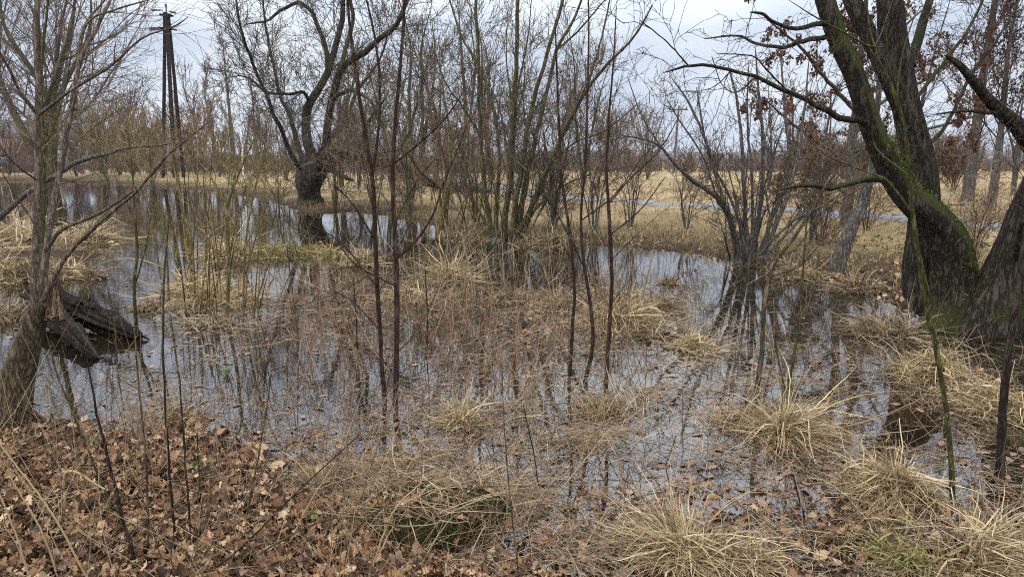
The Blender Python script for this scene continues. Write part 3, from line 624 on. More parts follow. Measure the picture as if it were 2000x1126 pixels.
sapling('alder_sapling', 'thickest and rightmost of the three thin dark saplings by the reeds right of the middle', (1183, 745),
 [[(1183,752,13),(1190,640,13),(1195,540,12),(1190,430,11),(1185,330,9),(1190,220,7),(1198,120,5),(1204,10,3)], [(1187,400,6),(1230,350,5,.1),(1290,290,4,.2),(1330,220,2,.3)], [(1190,460,5),(1250,410,4,-.1),(1300,345,3,-.2)]], 'bark_red', 'twig_dark', S2)
sapling('forked_sapling', 'thin brown twisted sapling with a Y fork, standing in front of the bushy grey shrub', (1478, 772),
 [[(1474,785,15),(1488,690,14),(1492,600,14),(1501,550,14),(1516,508,12),(1546,470,11),(1580,420,9),(1622,350,6),(1680,300,3)], [(1502,545,9),(1512,470,8,.2),(1500,400,6,.3),(1490,330,3,.4)], [(1505,540,7),(1560,520,6,-.1),(1600,480,4,-.2),(1640,470,2,-.2)], [(1520,500,6),(1560,480,5,.2),(1610,400,4,.3),(1650,380,2,.4)]], 'bark_brown', 'twig_dark', S2)
sapling('green_sapling', 'short thin olive-green forked shoot rising from a straw tussock right of the middle', (1532, 800),
 [[(1528,810,10),(1545,725,9),(1560,640,8),(1566,560,6),(1572,480,5),(1578,400,3)], [(1535,770,6),(1518,690,5,.1),(1508,640,2,.1)], [(1560,640,4),(1590,560,3,.1),(1600,490,2,.2)]], 'bark_green', 'twig_brown', [Lv(1.6,.3,1,.7,(.15,.4),k=6)])
sapling('green_sapling', 'tall green-barked sapling bending to the left, nearest the camera at right', (1861, 985),
 [[(1862,995,14),(1858,900,13),(1850,820,12),(1836,720,13),(1815,620,14),(1796,520,13),(1783,420,12),(1776,340,11),(1768,260,10),(1750,190,9),(1721,130,8),(1690,88,7),(1600,38,4),(1540,0,2)],
  [(1784,418,7),(1735,355,6,.05),(1700,338,5,.1),(1613,302,4,.15),(1560,250,2,.2)], [(1795,490,4),(1812,560,4,-.05),(1824,618,2,-.05)], [(1722,132,5),(1700,60,4,.1),(1690,-20,3,.15)], [(1751,192,5),(1764,100,4,.1),(1790,20,3,.2)], [(1778,345,5),(1712,290,4,.2),(1705,240,3,.2),(1715,200,3,.2),(1700,140,2,.3)],
  [(1690,88,5,0),(1730,90,4,-.1),(1726,40,3,-.1)]], 'bark_green', 'twig_brown', [Lv(2.2,.25,1,.7,(.12,.5),k=7,wander=.12),Lv(2.,.2,1,.7,(.08,.2),k=5)])
sapling('dark_sapling', 'dark thin bare stem in the water at the right edge, before the leaning trunk', (1955, 930),
 [[(1953,940,22),(1958,820,20),(1968,700,18),(1982,600,16),(1994,520,14),(2010,420,12),(2030,300,9)]], 'bark_dark', 'twig_dark', [Lv(1.5,.4,1,.7,(.1,.3),k=6)])
sapling('green_sapling', 'straight mossy green stem close behind the pinkish young tree at left', (84, 600, 0),
 [[(80,612,14),(83,480,13),(85,340,13),(82,250,11),(80,150,8),(90,40,6),(96,-40,4)], [(84,300,6),(120,200,5,.3),(140,100,3,.5)]], 'bark_green', 'twig_brown', [Lv(1.8,.3,1,.6,(.3,1.),k=7),Lv(2,.2,1,.6,(.15,.4),k=5)])
sapling('green_sapling', 'crooked olive stem standing alone in the pale water left of the osiers', (266, 632),
 [[(266,640,10),(262,560,9),(268,490,8),(262,400,6),(258,330,4),(250,260,2.5)], [(263,560,5),(285,480,4,.1),(295,420,2,.2)]], 'bark_green', 'twig_yellow', [Lv(1.5,.3,1,.6,(.2,.6),k=6)])
def osier(base, label, stems, n, spread, hh, Yj):
    b = land(*base); L = [stems[0]] + stems[1:]
    for k in range(n):
        x = base[0] + rng.normal(0, spread); dx = rng.normal((x - base[0]) * .5, 34); h = rng.uniform(*hh)
        L.append([(x, base[1] + rng.uniform(-18, 6), rng.uniform(3, 6.5), rng.uniform(-Yj, Yj)), (x + dx * .4, base[1] - h * .5, 3.6, rng.uniform(-Yj, Yj)), (x + dx, base[1] - h, 1.6, rng.uniform(-Yj, Yj))])
    return tree('osier_shrub', label, 'shrub', b[1], b, L, 'bark_yellow', 'twig_yellow', [Lv(2.2,.3,1,.55,(.2,.8),trop=.08,k=7,wander=.1),Lv(2.6,.2,1,.55,(.1,.4),k=5)], sides=8, rough=.05, jit=.12, nl=20, ws=.5)
osier((440, 632), 'yellow-green osier with one thick olive stem on a straw islet left of the middle',
 [[(441,640,14),(447,540,13),(444,460,12),(440,400,10),(415,350,7,.1),(392,318,4,.2)], [(443,402,9),(470,330,7,-.1),(502,258,4,-.2)], [(475,625,9),(480,480,8,.2),(495,380,7,.3),(522,285,3,.4)], [(382,600,8,.3),(375,480,7,.4),(350,380,5,.5),(335,300,3,.5)], [(330,590,8,.5),(325,480,6,.5),(318,400,4,.5)]], 16, 34, (150, 370), .5)
osier((395, 560), 'denser straw-yellow osier thicket of thin wands just behind the thick-stemmed one, left of the middle', [[(400,565,7),(402,440,6),(396,330,3)]], 24, 42, (140, 330), .8)
osier((860, 470), 'olive osier wands standing in shallow water between the paired saplings and the many-stemmed tree', [[(862,478,9),(860,400,7),(850,300,4)]], 20, 45, (120, 260), 1.)
osier((640, 585), 'low sparse reddish osier shoots in the weedy water left of the paired saplings', [[(640,590,5),(645,500,4),(655,420,2)]], 16, 40, (60, 150), .3)
# ================================================================== background trees and shrubs
def bgtree(name, label, px, py, toppx, spread, bark, twig, nstem=1, D=None, cat='tree', leaves=0, lean=0, dens=1., lsize=(.05, .1), leafmat='leaf_hang', w=None, group=None, low=.25, fine=True, up=.14, rsc=1.):
    """a free-grown tree: base pixel (px,py) on the ground, top at pixel height toppx, crown half width spread px"""
    b = land(px, py) if D is None else at(px, py, D)
    if D is not None: b[2] = float(hz(b[0], b[1]))
    D = b[1]; s = np.linalg.norm(b - (0, 0, CAMZ)) / FPX; H = (py - toppx) * s; rmin = .00031 * D
    e = thing(name, label, cat, b, group); PA, RA = [], []
    r0 = (w * .5 * s) if w else .022 * H / math.sqrt(nstem)
    for k in range(nstem):
        a = rng.uniform(0, 6.28); q = (rng.uniform(.3, .8) if nstem > 1 else .06) * spread * s
        h = H * (rng.uniform(.55, 1.03) if nstem > 1 else .97)
        C = np.array([b + (0, 0, -.3), b + (q * .25 * math.cos(a) + lean * .2, q * .25 * math.sin(a), h * .4), b + (q * .7 * math.cos(a) + lean * .6, q * .7 * math.sin(a), h * .72), b + (q * math.cos(a) + lean, q * math.sin(a), h)])
        C[1:, :2] += rng.normal(0, .02 * H, (3, 2))
        P = spline(C, 20); R = r0 * rng.uniform(.7, 1.1) * np.linspace(1, .12, 20)
        PA.append(P); RA.append(np.maximum(R, rmin))
    for k in range(nstem):
        m_ = MB(); m_.tubes(PA[k], RA[k], 9, .08); m_.build('trunk' if nstem == 1 else 'stem', bark, e)
    PA, RA = np.array(PA), np.array(RA)
    sw = spread * s
    lv = [Lv(dens * 22 / H / math.sqrt(nstem), low, 1, .7, (.7 * sw, 1.7 * sw), trop=up * .8, k=9, wander=.12, rr=.8, shrink=.6),
          Lv(dens * 7 / sw, .12, 1, .6, (.35 * sw, .95 * sw), trop=up * .4, k=7, wander=.13, rr=.6)]
    if fine: lv.append(Lv(dens * 10 / sw, .12, 1, .55, (.15 * sw, .5 * sw), k=5, wander=.13))
    mb = MB(); out = crown(mb, PA, RA, lv, rmin); mb.build('crown', twig, e)
    if leaves:
        mb = MB(); tw = [o for o in out if len(o[0])]
        hang_leaves(mb, tw[min(1, len(tw) - 1)][0], leaves // 2, lsize); hang_leaves(mb, tw[-1][0], leaves // 2, lsize)
        mb.build('foliage', leafmat, e)
    return e
bgtree('white_willow', 'huge pale-twigged willow fanning out behind the pinkish young tree at far left', 100, 349, -60, 200, 'bark_olive', 'twig_far', 7, D=72, dens=1.25, up=.12, w=15, low=.15)
bgtree('bare_tree', 'bare tree at the far left edge, half cut off by the photo, behind the pond', -20, 349, 20, 110, 'bark_grey', 'twig_far', 3, D=80, dens=1.2)
# shrub belt on the far shore at left
for i, (px, top, sp, D, tw, lab) in enumerate([
 (20, 262, 60, 84, 'twig_far', 'grey-brown bush on the far shore at the left edge, in front of the pale house'),
 (150, 258, 55, 80, 'twig_brown', 'brown bush on the far shore right under the blue roof'),
 (205, 250, 50, 78, 'twig_orange', 'smaller orange-brown bush on the far shore, left of the one touching the pole legs'),
 (262, 240, 55, 76, 'twig_orange', 'larger orange-brown bush on the far shore touching the left of the pole legs'),
 (295, 262, 40, 72, 'twig_yellow', 'yellowish bush on the far shore at the foot of the wooden pole'),
 (385, 238, 55, 80, 'twig_orange', 'rust-coloured bush on the far shore just right of the wooden pole'),
 (430, 262, 40, 72, 'twig_yellow', 'straw-yellow bush on the far shore between the wooden pole and the white lamp post'),
 (515, 246, 50, 84, 'twig_brown', 'brown bush between the white lamp post and the pollard willow')]):
    bgtree('far_shrub', lab, px, 350, top, sp, 'bark_brown', tw, 7, D=D, cat='shrub', dens=.75, low=.05, up=.25, group='shrubs along the far shore')
for (px, top, D, sp, lab) in [(422, 150, 95, 26, 'tall slim poplar-like tree, left one of the two behind the white lamp post'), (458, 118, 98, 30, 'tallest slim tree rising behind the white lamp post'), (505, 185, 100, 32, 'slim bare tree between the lamp post and the pollard willow')]:
    bgtree('slim_tree', lab, px, 345, top, sp, 'bark_grey', 'twig_far', 1, D=D, low=.2, up=.5, group='slim trees behind the lamp post')
bgtree('bare_tree', 'rounded bare tree with dark crown on the skyline just right of the wooden pole', 360, 346, 195, 48, 'bark_dark', 'twig_far', 2, D=105)
bgtree('bare_tree', 'rounded bare tree with dark crown on the skyline just left of the wooden pole', 268, 346, 185, 52, 'bark_dark', 'twig_far', 2, D=108)
# middle distance behind the willow and the central tree
for (px, py, top, sp, D, ns, tw, lab) in [
 (765, 365, 90, 70, 44, 4, 'twig_brown', 'bare many-stemmed bush right behind the paired saplings'),
 (700, 362, 150, 60, 48, 3, 'twig_brown', 'bare bush behind the arching limb of the pollard willow'),
 (850, 372, 20, 80, 40, 3, 'twig_willow', 'tall bare tree with slanting stems between the paired saplings and the many-stemmed tree'),
 (905, 372, -20, 70, 42, 2, 'twig_willow', 'tallest bare tree just left of the many-stemmed tree'),
 (1000, 370, 60, 90, 46, 4, 'twig_brown', 'bare tree directly behind the many-stemmed tree'),
 (1090, 366, 120, 80, 55, 3, 'twig_far', 'pale bare tree behind the right-leaning stem of the many-stemmed tree'),
 (1205, 352, 262, 70, 80, 5, 'twig_far', 'low bare bush in the meadow right of the many-stemmed tree'),
 (560, 372, 215, 40, 60, 3, 'twig_far', 'low bare bush just left of the pollard willow trunk'),
 (668, 372, 60, 80, 47, 3, 'twig_willow', 'tall fine-twigged bare tree right behind the pollard willow'),
 (815, 370, -30, 85, 43, 3, 'twig_willow', 'very tall fine-twigged bare tree just right of the paired saplings'),
 (960, 368, -10, 85, 48, 3, 'twig_willow', 'very tall fine-twigged bare tree directly left of the many-stemmed tree'),
 (1140, 366, 60, 85, 50, 3, 'twig_willow', 'tall fine-twigged bare tree behind the three thin saplings'),
 (1265, 360, 190, 75, 62, 3, 'twig_far', 'small pale bare tree on the meadow left of the distant grey pole'),
 (235, 350, 165, 70, 82, 3, 'twig_far', 'fine-twigged bare tree on the far shore left of the wooden pole, behind the bushes'),
 (400, 350, 170, 70, 84, 3, 'twig_far', 'fine-twigged bare tree on the far shore right of the wooden pole, behind the bushes')]:
    bgtree('bare_tree' if sp > 65 else 'bare_shrub', lab, px, py, top, sp, 'bark_olive', tw, ns, D=D, cat='tree' if sp > 65 else 'shrub', dens=1.1 if top < 130 else .9, up=.18, low=.12)
bgtree('russet_shrub', 'distant beech bush still holding russet leaves, left of the many-stemmed tree', 880, 378, 225, 70, 'bark_brown', 'twig_brown', 3, D=38, cat='shrub', leaves=2600, lsize=(.05, .11), leafmat='leaf_russet', low=.1, up=.1)
bgtree('birch', 'very thin white-barked birch in front of the russet bush', 917, 378, 190, 20, 'bark_birch', 'twig_brown', 1, D=37, w=7, low=.5, dens=.6)
# right side: oak with brown leaves and its neighbours
b = land(1652, 440)
ok = [[(1650,445,26),(1655,400,23),(1660,320,20),(1672,220,17),(1680,120,13),(1690,0,9),(1695,-60,6)],
 [(1660,320,10),(1600,280,8,-.5),(1540,235,6,-1),(1490,190,3,-1.4)], [(1665,270,10),(1720,200,8,1),(1800,160,6,1.6),(1880,110,3,2)], [(1672,220,10),(1610,150,8,-1),(1560,90,6,-1.5),(1500,40,3,-2)],
 [(1662,300,9),(1740,270,8,-1),(1820,250,6,-1.6),(1930,220,3,-2)], [(1676,160,8),(1740,80,6,.6),(1800,20,4,1)], [(1657,380,8),(1600,350,6,-.6),(1530,335,3,-1)], [(1658,350,8),(1740,320,6,1),(1830,310,4,1.5),(1900,300,2,2)], [(1656,400,6),(1590,385,5,1),(1520,380,2,1.4)]]
e, PA, RA, out = tree('oak', 'oak still covered in brown withered leaves, standing behind the mossy trunks at right', 'tree', b[1], b, ok, 'bark_grey', 'twig_dark',
 [Lv(2.2,.2,1,.85,(.8,2.4),trop=.03,k=7,wander=.2),Lv(2.4,.15,1,.8,(.3,1.1),k=6,wander=.22),Lv(2.4,.1,1,.7,(.15,.5),k=5)], sides=10, ws=.8)
mb = MB(); hang_leaves(mb, out[1][0], 4600, (.06, .12)); hang_leaves(mb, out[2][0], 2400, (.06, .12)); mb.build('foliage', 'leaf_hang', e)
bgtree('oak', 'second smaller oak with withered brown leaves at the right edge behind the leaning trunk', 1935, 415, 60, 120, 'bark_grey', 'twig_dark', 1, D=24, leaves=3400, lsize=(.06, .12), low=.2, dens=1.2)
b = gnd(1637, 540)
tree('leaning_tree', 'smooth leaning grey trunk on the bank between the bushy grey shrub and the mossy tree', 'tree', b[1], b, [[(1634,545,34),(1642,505,30),(1662,455,28),(1684,405,24),(1702,350,20),(1712,260,15),(1716,150,10),(1725,40,6)], [(1700,355,9),(1740,280,7,.4),(1790,200,4,.8)], [(1712,260,7),(1680,180,5,-.4),(1650,90,3,-.8)]], 'bark_grey', 'twig_dark', [Lv(2.,.3,1,.7,(.4,1.4),k=7,wander=.2),Lv(2.4,.1,1,.7,(.2,.7),k=6,wander=.2)], sides=12, rough=.08, ws=.8)
bgtree('bare_tree', 'straight bare tree on the meadow edge right of the mossy trunks', 1886, 412, -40, 110, 'bark_grey', 'twig_dark', 1, D=29, w=22, dens=1.2, low=.2)
for (px, py, top, sp, D, ns, lab) in [
 (1540, 392, 150, 55, 34, 3, 'thin grey tree behind the right stems of the bushy grey shrub'), (1600, 395, 110, 45, 33, 2, 'thin grey tree between the bushy grey shrub and the brown oak'),
 (1380, 372, 215, 40, 52, 3, 'thin grey bush on the meadow beyond the bend of the arching stem'), (1500, 388, 190, 50, 40, 4, 'thin many-stemmed bush beyond the path, behind the middle of the bushy grey shrub'),
 (1745, 400, 60, 80, 36, 2, 'slender bare tree behind the dark upright trunk at right'), (1975, 405, 120, 70, 34, 4, 'twiggy bush behind the right leaning trunk')]:
    bgtree('thin_tree', lab, px, py, top, sp, 'bark_grey', 'twig_dark', ns, D=D, dens=.7, up=.16, low=.15, group='thin trees along the path')
for (px, sp, top, D, lab) in [(1590, 60, 338, 44, 'left dark-red bramble thicket beyond the path'), (1690, 60, 330, 42, 'middle dark-red bramble thicket beyond the path, behind the oak trunk'), (1860, 60, 335, 40, 'right dark-red bramble thicket beyond the path, past the mossy tree')]:
    bgtree('bramble_thicket', lab, px, 400, top, sp, 'bark_red', 'twig_brown', 12, D=D, cat='thicket', dens=1.0, low=.02, up=.2, leaves=400, lsize=(.06, .12), leafmat='leaf_russet')
for (px, py, D, lab) in [(1690, 480, 17, 'tangle of dark brush on the bank left of the mossy trunk'), (1600, 500, 14.5, 'tangle of dark brush on the bank beside the leaning grey trunk'), (1900, 500, 13, 'tangle of brush on the bank behind the mossy fork'), (1080, 462, 19, 'dry twiggy brush on the shore right of the many-stemmed tree'), (800, 425, 26, 'dry twiggy brush on the shore under the fallen willow limb')]:
    bgtree('brush', lab, px, py, py - 110, 60, 'bark_dark', 'twig_brown', 9, D=D, cat='brush', dens=.8, low=.05, up=.1)
for (px, py, top, D, sp, lab) in [
 (655, 418, 250, 27, 40, 'thin bare bush on the far shore right behind the pollard willow, under its arching limb'),
 (735, 424, 215, 25, 45, 'thin bare bush on the shore between the stems of the paired saplings'),
 (800, 438, 160, 23, 50, 'thin bare bush on the shore just right of the paired saplings'),
 (870, 452, 190, 21, 45, 'thin bare bush on the shore left of the many-stemmed stool'),
 (930, 462, 240, 19.5, 35, 'small thin bush touching the left of the many-stemmed stool'),
 (1085, 478, 210, 18, 45, 'thin bare bush on the shore right of the many-stemmed stool'),
 (1160, 478, 250, 17.5, 45, 'thin bare bush on the shore behind the thickest of the three thin saplings'),
 (1230, 474, 300, 18, 40, 'small thin bush on the shore left of the clear water'),
 (545, 398, 290, 31, 35, 'small thin bush on the far shore left of the pollard willow base'),
 (470, 380, 285, 39, 40, 'thin tan bush at the water line below the white lamp post'),
 (300, 366, 262, 48, 50, 'thin tan bush at the water line below the wooden pole'),
 (215, 358, 255, 56, 50, 'thin tan bush at the water line left of the wooden pole'),
 (1340, 470, 330, 18, 40, 'low twiggy bush on the shore below the arching grey stem'),
 (1580, 505, 300, 14.5, 45, 'thin twiggy bush on the bank left of the leaning grey trunk')]:
    bgtree('thin_shrub', lab, px, py, top, sp * 1.9, 'bark_olive' if px < 1000 else 'bark_grey', 'twig_yellow' if px < 560 else 'twig_brown', 6, D=D, cat='shrub', dens=.75, low=.2, up=.1, group='thin shrubs along the shore')
# far wood along the end of the meadow: one mass
mb = MB(); PA, RA = [], []
for k in range(430):
    az = rng.uniform(-.85, .85); D = rng.uniform(112, 190); x = D * math.tan(az) * .95
    left = np.clip((-x - 5) / 30, 0, 1); right = np.clip((x - 45) / 40, 0, 1)
    h = rng.uniform(2.4, 4.3) + left * rng.uniform(3, 12) + right * rng.uniform(0, 4) + (D - 112) * .018
    C = np.array([(x, D, -.2), (x + rng.normal(0, .1 * h), D, h * .5), (x + rng.normal(0, .15 * h), D, h)])
    PA.append(spline(C, 8)); RA.append(np.linspace(.011 * h + .03, .03, 8))
PA, RA = np.array(PA), np.array(RA); mb.tubes(PA, RA, 5)
m2 = 1900; az = rng.uniform(-.85, .85, m2); D = np.where((az < .02) & (rng.random(m2) < .45), rng.uniform(84, 104, m2), rng.uniform(104, 135, m2)); b2 = np.stack([D * np.tan(az) * .95, D, np.full(m2, .2)], 1); h2 = rng.uniform(.9, 2.6, m2); d2 = rng.normal(0, .22, (m2, 3)); d2[:, 2] = 1
PU = b2[:, None, :] + d2[:, None, :] * (h2[:, None] * np.linspace(0, 1, 5)[None])[..., None]; RU = np.full((m2, 1), .035) * np.linspace(1, .6, 5)
mb.tubes(PU, RU, 3); crown(mb, PU, RU, [Lv(6., .02, 1, .75, (.7, 1.9), trop=.2, k=5, wander=.2, rr=1.), Lv(2.2, .1, 1, .6, (.4, 1.), k=4, wander=.2)], .03)
crown(mb, PA, RA, [Lv(4.6, .02, 1, .7, (1.0, 2.6), trop=.25, k=5, wander=.2, rr=1.2), Lv(2.4, .1, 1, .6, (.5, 1.3), trop=.1, k=4, wander=.2)], .034)
tag(mb.build('far_wood', 'twig_far'), kind='stuff')
# ================================================================== pole, lamp, wires, far buildings
DP = 70.
base = at(332, 349, DP); base[2] = float(hz(base[0], base[1]))
e = thing('utility_pole', 'tall dark wooden pole with three splayed legs and insulators on the far shore at left', 'utility pole', base)
s = DP / FPX
for (x0, y0, x1, y1, dy, wd, fx) in [(319, 352, 322, 24, .8, 6.5, 0), (342, 354, 325, 26, -1.4, 7.5, 0), (359, 352, 329, 30, 1.6, 6.5, 0)]:
    a = at(x0, y0, DP + dy); t = at(x1, y1, DP + dy * .12); a[2] = min(a[2], float(hz(a[0], a[1])) - .2)
    m_ = MB(); P = np.linspace(a, t, 30); m_.tubes(P, np.linspace(wd * .5, wd * .42, 30) * s * 1.05, 10, .06); t2 = t + (0, 0, .02); m_.tubes(np.array([t, t2]), np.array([wd * .42 * s, .01]), 10)
    m_.build('leg', 'pole_wood', e)
top = at(325, 24, DP)
m_ = MB(); m_.tubes(np.array([top, top + (0, 0, .55)]), np.array([.07, .05]), 8); m_.tubes(np.array([top + (0, 0, .5), top + (0, 0, .7), top + (0, 0, .78)]), np.array([.1, .12, .03]), 8); m_.build('pin_insulator', 'insulator', e)
for (px, py) in [(322, 56), (322, 30)]:
    c = at(px + 3, py, DP); m_ = MB(); m_.box(c, (1.0, .9, .14), 0, .02); m_.build('cross_band', 'pole_wood', e)
WIRE = []
for (x0, y0, x1, y1, x2, y2) in [(318, 20, 295, 20, -380, 0), (330, 22, 344, 26, 420, 55), (318, 57, 292, 59, -380, 40), (331, 56, 346, 59, 470, 82), (318, 54, 290, 55, -380, 30)]:
    a = at(x0, y0, DP); b_ = at(x1, y1, DP)
    m_ = MB(); tt = np.linspace(0, 1, 25); m_.tubes(a + (b_ - a) * tt[:, None], .05 + .05 * (np.sin(tt * 48) > 0) * (tt > .25) * (tt < .95), 8); m_.build('strain_insulator', 'insulator', e)
    WIRE.append((b_, x2))
far = at(1325, 214, 92.)
for k, ((a, x2), lab) in enumerate(zip(WIRE, ['upper wire running left from the top of the wooden pole', 'upper wire running right from the top of the wooden pole', 'lowest wire running left from the wooden pole', 'lower wire running right from the wooden pole', 'middle wire running left from the wooden pole'])):
    b_ = (a + np.array([-95., -4., 1.5 - k * .2])) if x2 < 0 else far + np.array([-1 if k == 1 else 1, 0, .1])
    t = np.linspace(0, 1, 60); P = a + (b_ - a) * t[:, None]; P[:, 2] -= 4 * t * (1 - t) * (1.6 + .2 * k)
    m_ = MB(); m_.tubes(P, np.full(60, .018), 4); tag(m_.build('overhead_wire', 'wire'), lab, 'wire', 'overhead wires on the wooden pole')
e = thing('utility_pole', 'small distant grey pole with a crossarm beyond the meadow right of the middle', 'utility pole', (far[0], 92., float(hz(far[0], 92.))))
m_ = MB(); m_.tubes(np.array([(far[0] - .35, 92, -.3), (far[0] + .05, 92, far[2] + .5)]), np.array([.17, .12]), 8); m_.build('pole', 'bark_grey', e)
m_ = MB(); m_.box(far, (2.6, .16, .16), .15, .02); m_.build('crossarm', 'bark_grey', e)
for dx in (-1.1, 0, 1.1):
    m_ = MB(); c = far + (dx, dx * .15, .08); m_.tubes(np.array([c, c + (0, 0, .2), c + (0, 0, .32)]), np.array([.05, .09, .04]), 6); m_.build('insulator', 'insulator', e)
DL = 66.; b = at(476, 345, DL); b[2] = float(hz(b[0], b[1])); t = at(470.5, 245, DL)
e = thing('lamp_post', 'slim white lamp post with a short head, left of the pollard willow', 'lamp post', b)
m_ = MB(); m_.tubes(np.linspace(b - (0, 0, .2), t, 8), np.linspace(.11, .075, 8), 10); m_.build('post', 'white_paint', e)
m_ = MB(); m_.box(t + (-.02, 0, .08), (.55, .28, .13), 0, .04); m_.build('lamp_head', 'white_paint', e)
def house(name, label, px, D, W_, dep, hw, hr, rz, wall, roof, nwin):
    c = at(px, 330, D); z0 = float(hz(c[0], D)); e = thing(name, label, 'house', (c[0], D, z0))
    ca, sa = math.cos(rz), math.sin(rz)
    R_ = lambda p: np.array([c[0] + p[0] * ca - p[1] * sa, D + p[0] * sa + p[1] * ca, z0 + p[2]])
    x, y = W_ / 2, dep / 2
    V = [R_(p) for p in [(-x,-y,-.5),(x,-y,-.5),(x,y,-.5),(-x,y,-.5),(-x,-y,hw),(x,-y,hw),(x,y,hw),(-x,y,hw),(-x,0,hw+hr),(x,0,hw+hr)]]
    m_ = MB(); m_.add(V, [(0,1,5,4),(2,3,7,6),(1,2,6,5),(3,0,4,7)], [(5,6,9),(7,4,8)]); m_.build('wall', wall, e, False)
    o = .4; h2 = hr * (1 + o / y); m_ = MB()
    for th_ in (0.05, .22): pass
    A = [R_(p) for p in [(-x-o,-y-o,hw-.15+.05),(x+o,-y-o,hw-.1),(x+o,0,hw+hr+.06),(-x-o,0,hw+hr+.06),(-x-o,y+o,hw-.1),(x+o,y+o,hw-.1)]]
    B = [a + np.array((0, 0, .2)) for a in A]
    m_.add(A + B, [(0,1,2,3),(3,2,5,4),(6,9,8,7),(9,10,11,8),(0,6,7,1),(4,5,11,10),(1,7,8,2),(2,8,11,5),(0,3,9,6),(3,4,10,9)]); rf = m_.build('roof', roof, e, False)
    m_ = MB(); m_.box(R_((x * .4, y * .2, hw + hr + .3)), (.6, .6, 1.6), rz, .03); m_.build('chimney', 'tile_roof', rf)
    for k in range(nwin):
        wx = -x + W_ * (k + .5) / nwin
        m_ = MB(); m_.box(R_((wx, -y - .02, hw * .55)), (1.25, .12, 1.5), rz, .02); f = m_.build('window', 'white_paint', e)
        m_ = MB(); m_.box(R_((wx, -y - .075, hw * .55)), (1.0, .05, 1.25), rz, .01); m_.build('pane', 'glass', f)
    return e
house('far_house', 'pale rendered house with a grey roof behind bushes at the left edge', 38, 118, 11, 8, 4.6, 3.6, .5, 'render_wall', 'slate', 3)
house('far_house', 'low brick-red house at the left edge in front of the pale one', 2, 100, 7, 6, 2.6, 1.9, .2, 'tile_roof', 'tile_roof', 2)
house('far_house', 'tall building with blue cladding showing through the branches behind the big willow at left', 153, 150, 2.6, 3, 9.6, 1.5, .3, 'blue_sheet', 'blue_sheet', 2)
# ================================================================== fallen wood
def lying(pts, n, jit):
    """pts: (px, py, width px, height of the centre line above the water)"""
    C = []
    for (px, py, w_, z) in pts:
        q = gnd(px, py, z); C.append((*q, w_ * .5 * np.linalg.norm(q - (0, 0, CAMZ)) / FPX))
    S = spline(C, n); m_ = 7; return S[:, :3] + spline(rng.normal(0, 1, (m_, 3)), n) * S[:, 3:] * jit, S[:, 3].copy()
b = gnd(120, 605, .1)
e = thing('fallen_log', 'rotting dark log with a broken second prong lying from the left bank into the water', 'log', b)
m_ = MB(); P, R = lying([(78,574,28,.27),(112,590,27,.24),(160,609,25,.19),(215,633,22,.12),(256,651,18,.06),(274,659,10,.03)], 40, .18); R[-1] = .015; P0, R0 = P, R; Pf, Rf = resample(P, R, 90); m_.tubes(Pf, Rf, 44, .75); P0, R0 = P, R; m_.build('trunk', 'log', e)
m_ = MB(); P, R = lying([(95,602,22,.20),(128,640,21,.13),(165,676,17,.06),(192,700,9,.01)], 30, .25); R[-1] = .012; Pf, Rf = resample(P, R, 70); m_.tubes(Pf, Rf, 36, .75); m_.build('limb', 'log', e)
m_ = MB()   # splintered end and loose bark strips
for k in range(46):
    i = int(rng.integers(4, 39)); q = P0[i] + rng.normal(0, .5, 3) * R0[max(i - 4, 0)] + (0, 0, .3 * R0[i]); d = unit(P0[min(i + 1, 39)] - P0[i - 1] + rng.normal(0, .03, 3)); L_ = rng.uniform(.06, .22)
    m_.tubes(q + d * np.linspace(0, L_, 5)[:, None] + rng.normal(0, .006, (5, 3)), np.array([.012, .016, .014, .009, .002]) * rng.uniform(.5, 1.2), 5, .4)
m_.build('bark_strip', 'log', e)
b = land(30, 420)
e = thing('leaning_branch', 'long bare fallen branch slanting up across the pond at far left', 'branch', b)
m_ = MB(); P, R = limb([(0,425,9),(42,386,8),(110,340,7.5),(165,310,7),(215,300,6),(242,288,5),(332,282,2.5)], 13, 40, .3); m_.tubes(P, R, 10, .1); m_.build('stem', 'bark_grey', e)
p, r = resample(P, R, 14); m_ = MB(); crown(m_, p[None], r[None], [Lv(4, .2, 1, .8, (.5, 1.8), k=7, wander=.18, trop=-.02), Lv(3, .2, 1, .7, (.2, .6), k=5)], .004); m_.build('twig_spray', 'twig_dark', e)
HAZE = .0002
# ================================================================== ground cover
def pix_scatter(n, x0, x1, y0, y1, dens=None, z=0.):
    px = rng.uniform(x0, x1, n); py = rng.uniform(y0, y1, n)
    q = gnd(px, py, z)
    return q, px, py
def onland(q):
    for _ in range(2):   # slide each ray to the terrain height
        z = hz(q[:, 0], q[:, 1]); t = (CAMZ - z) / CAMZ if False else None
        q[:, 2] = z
    return q
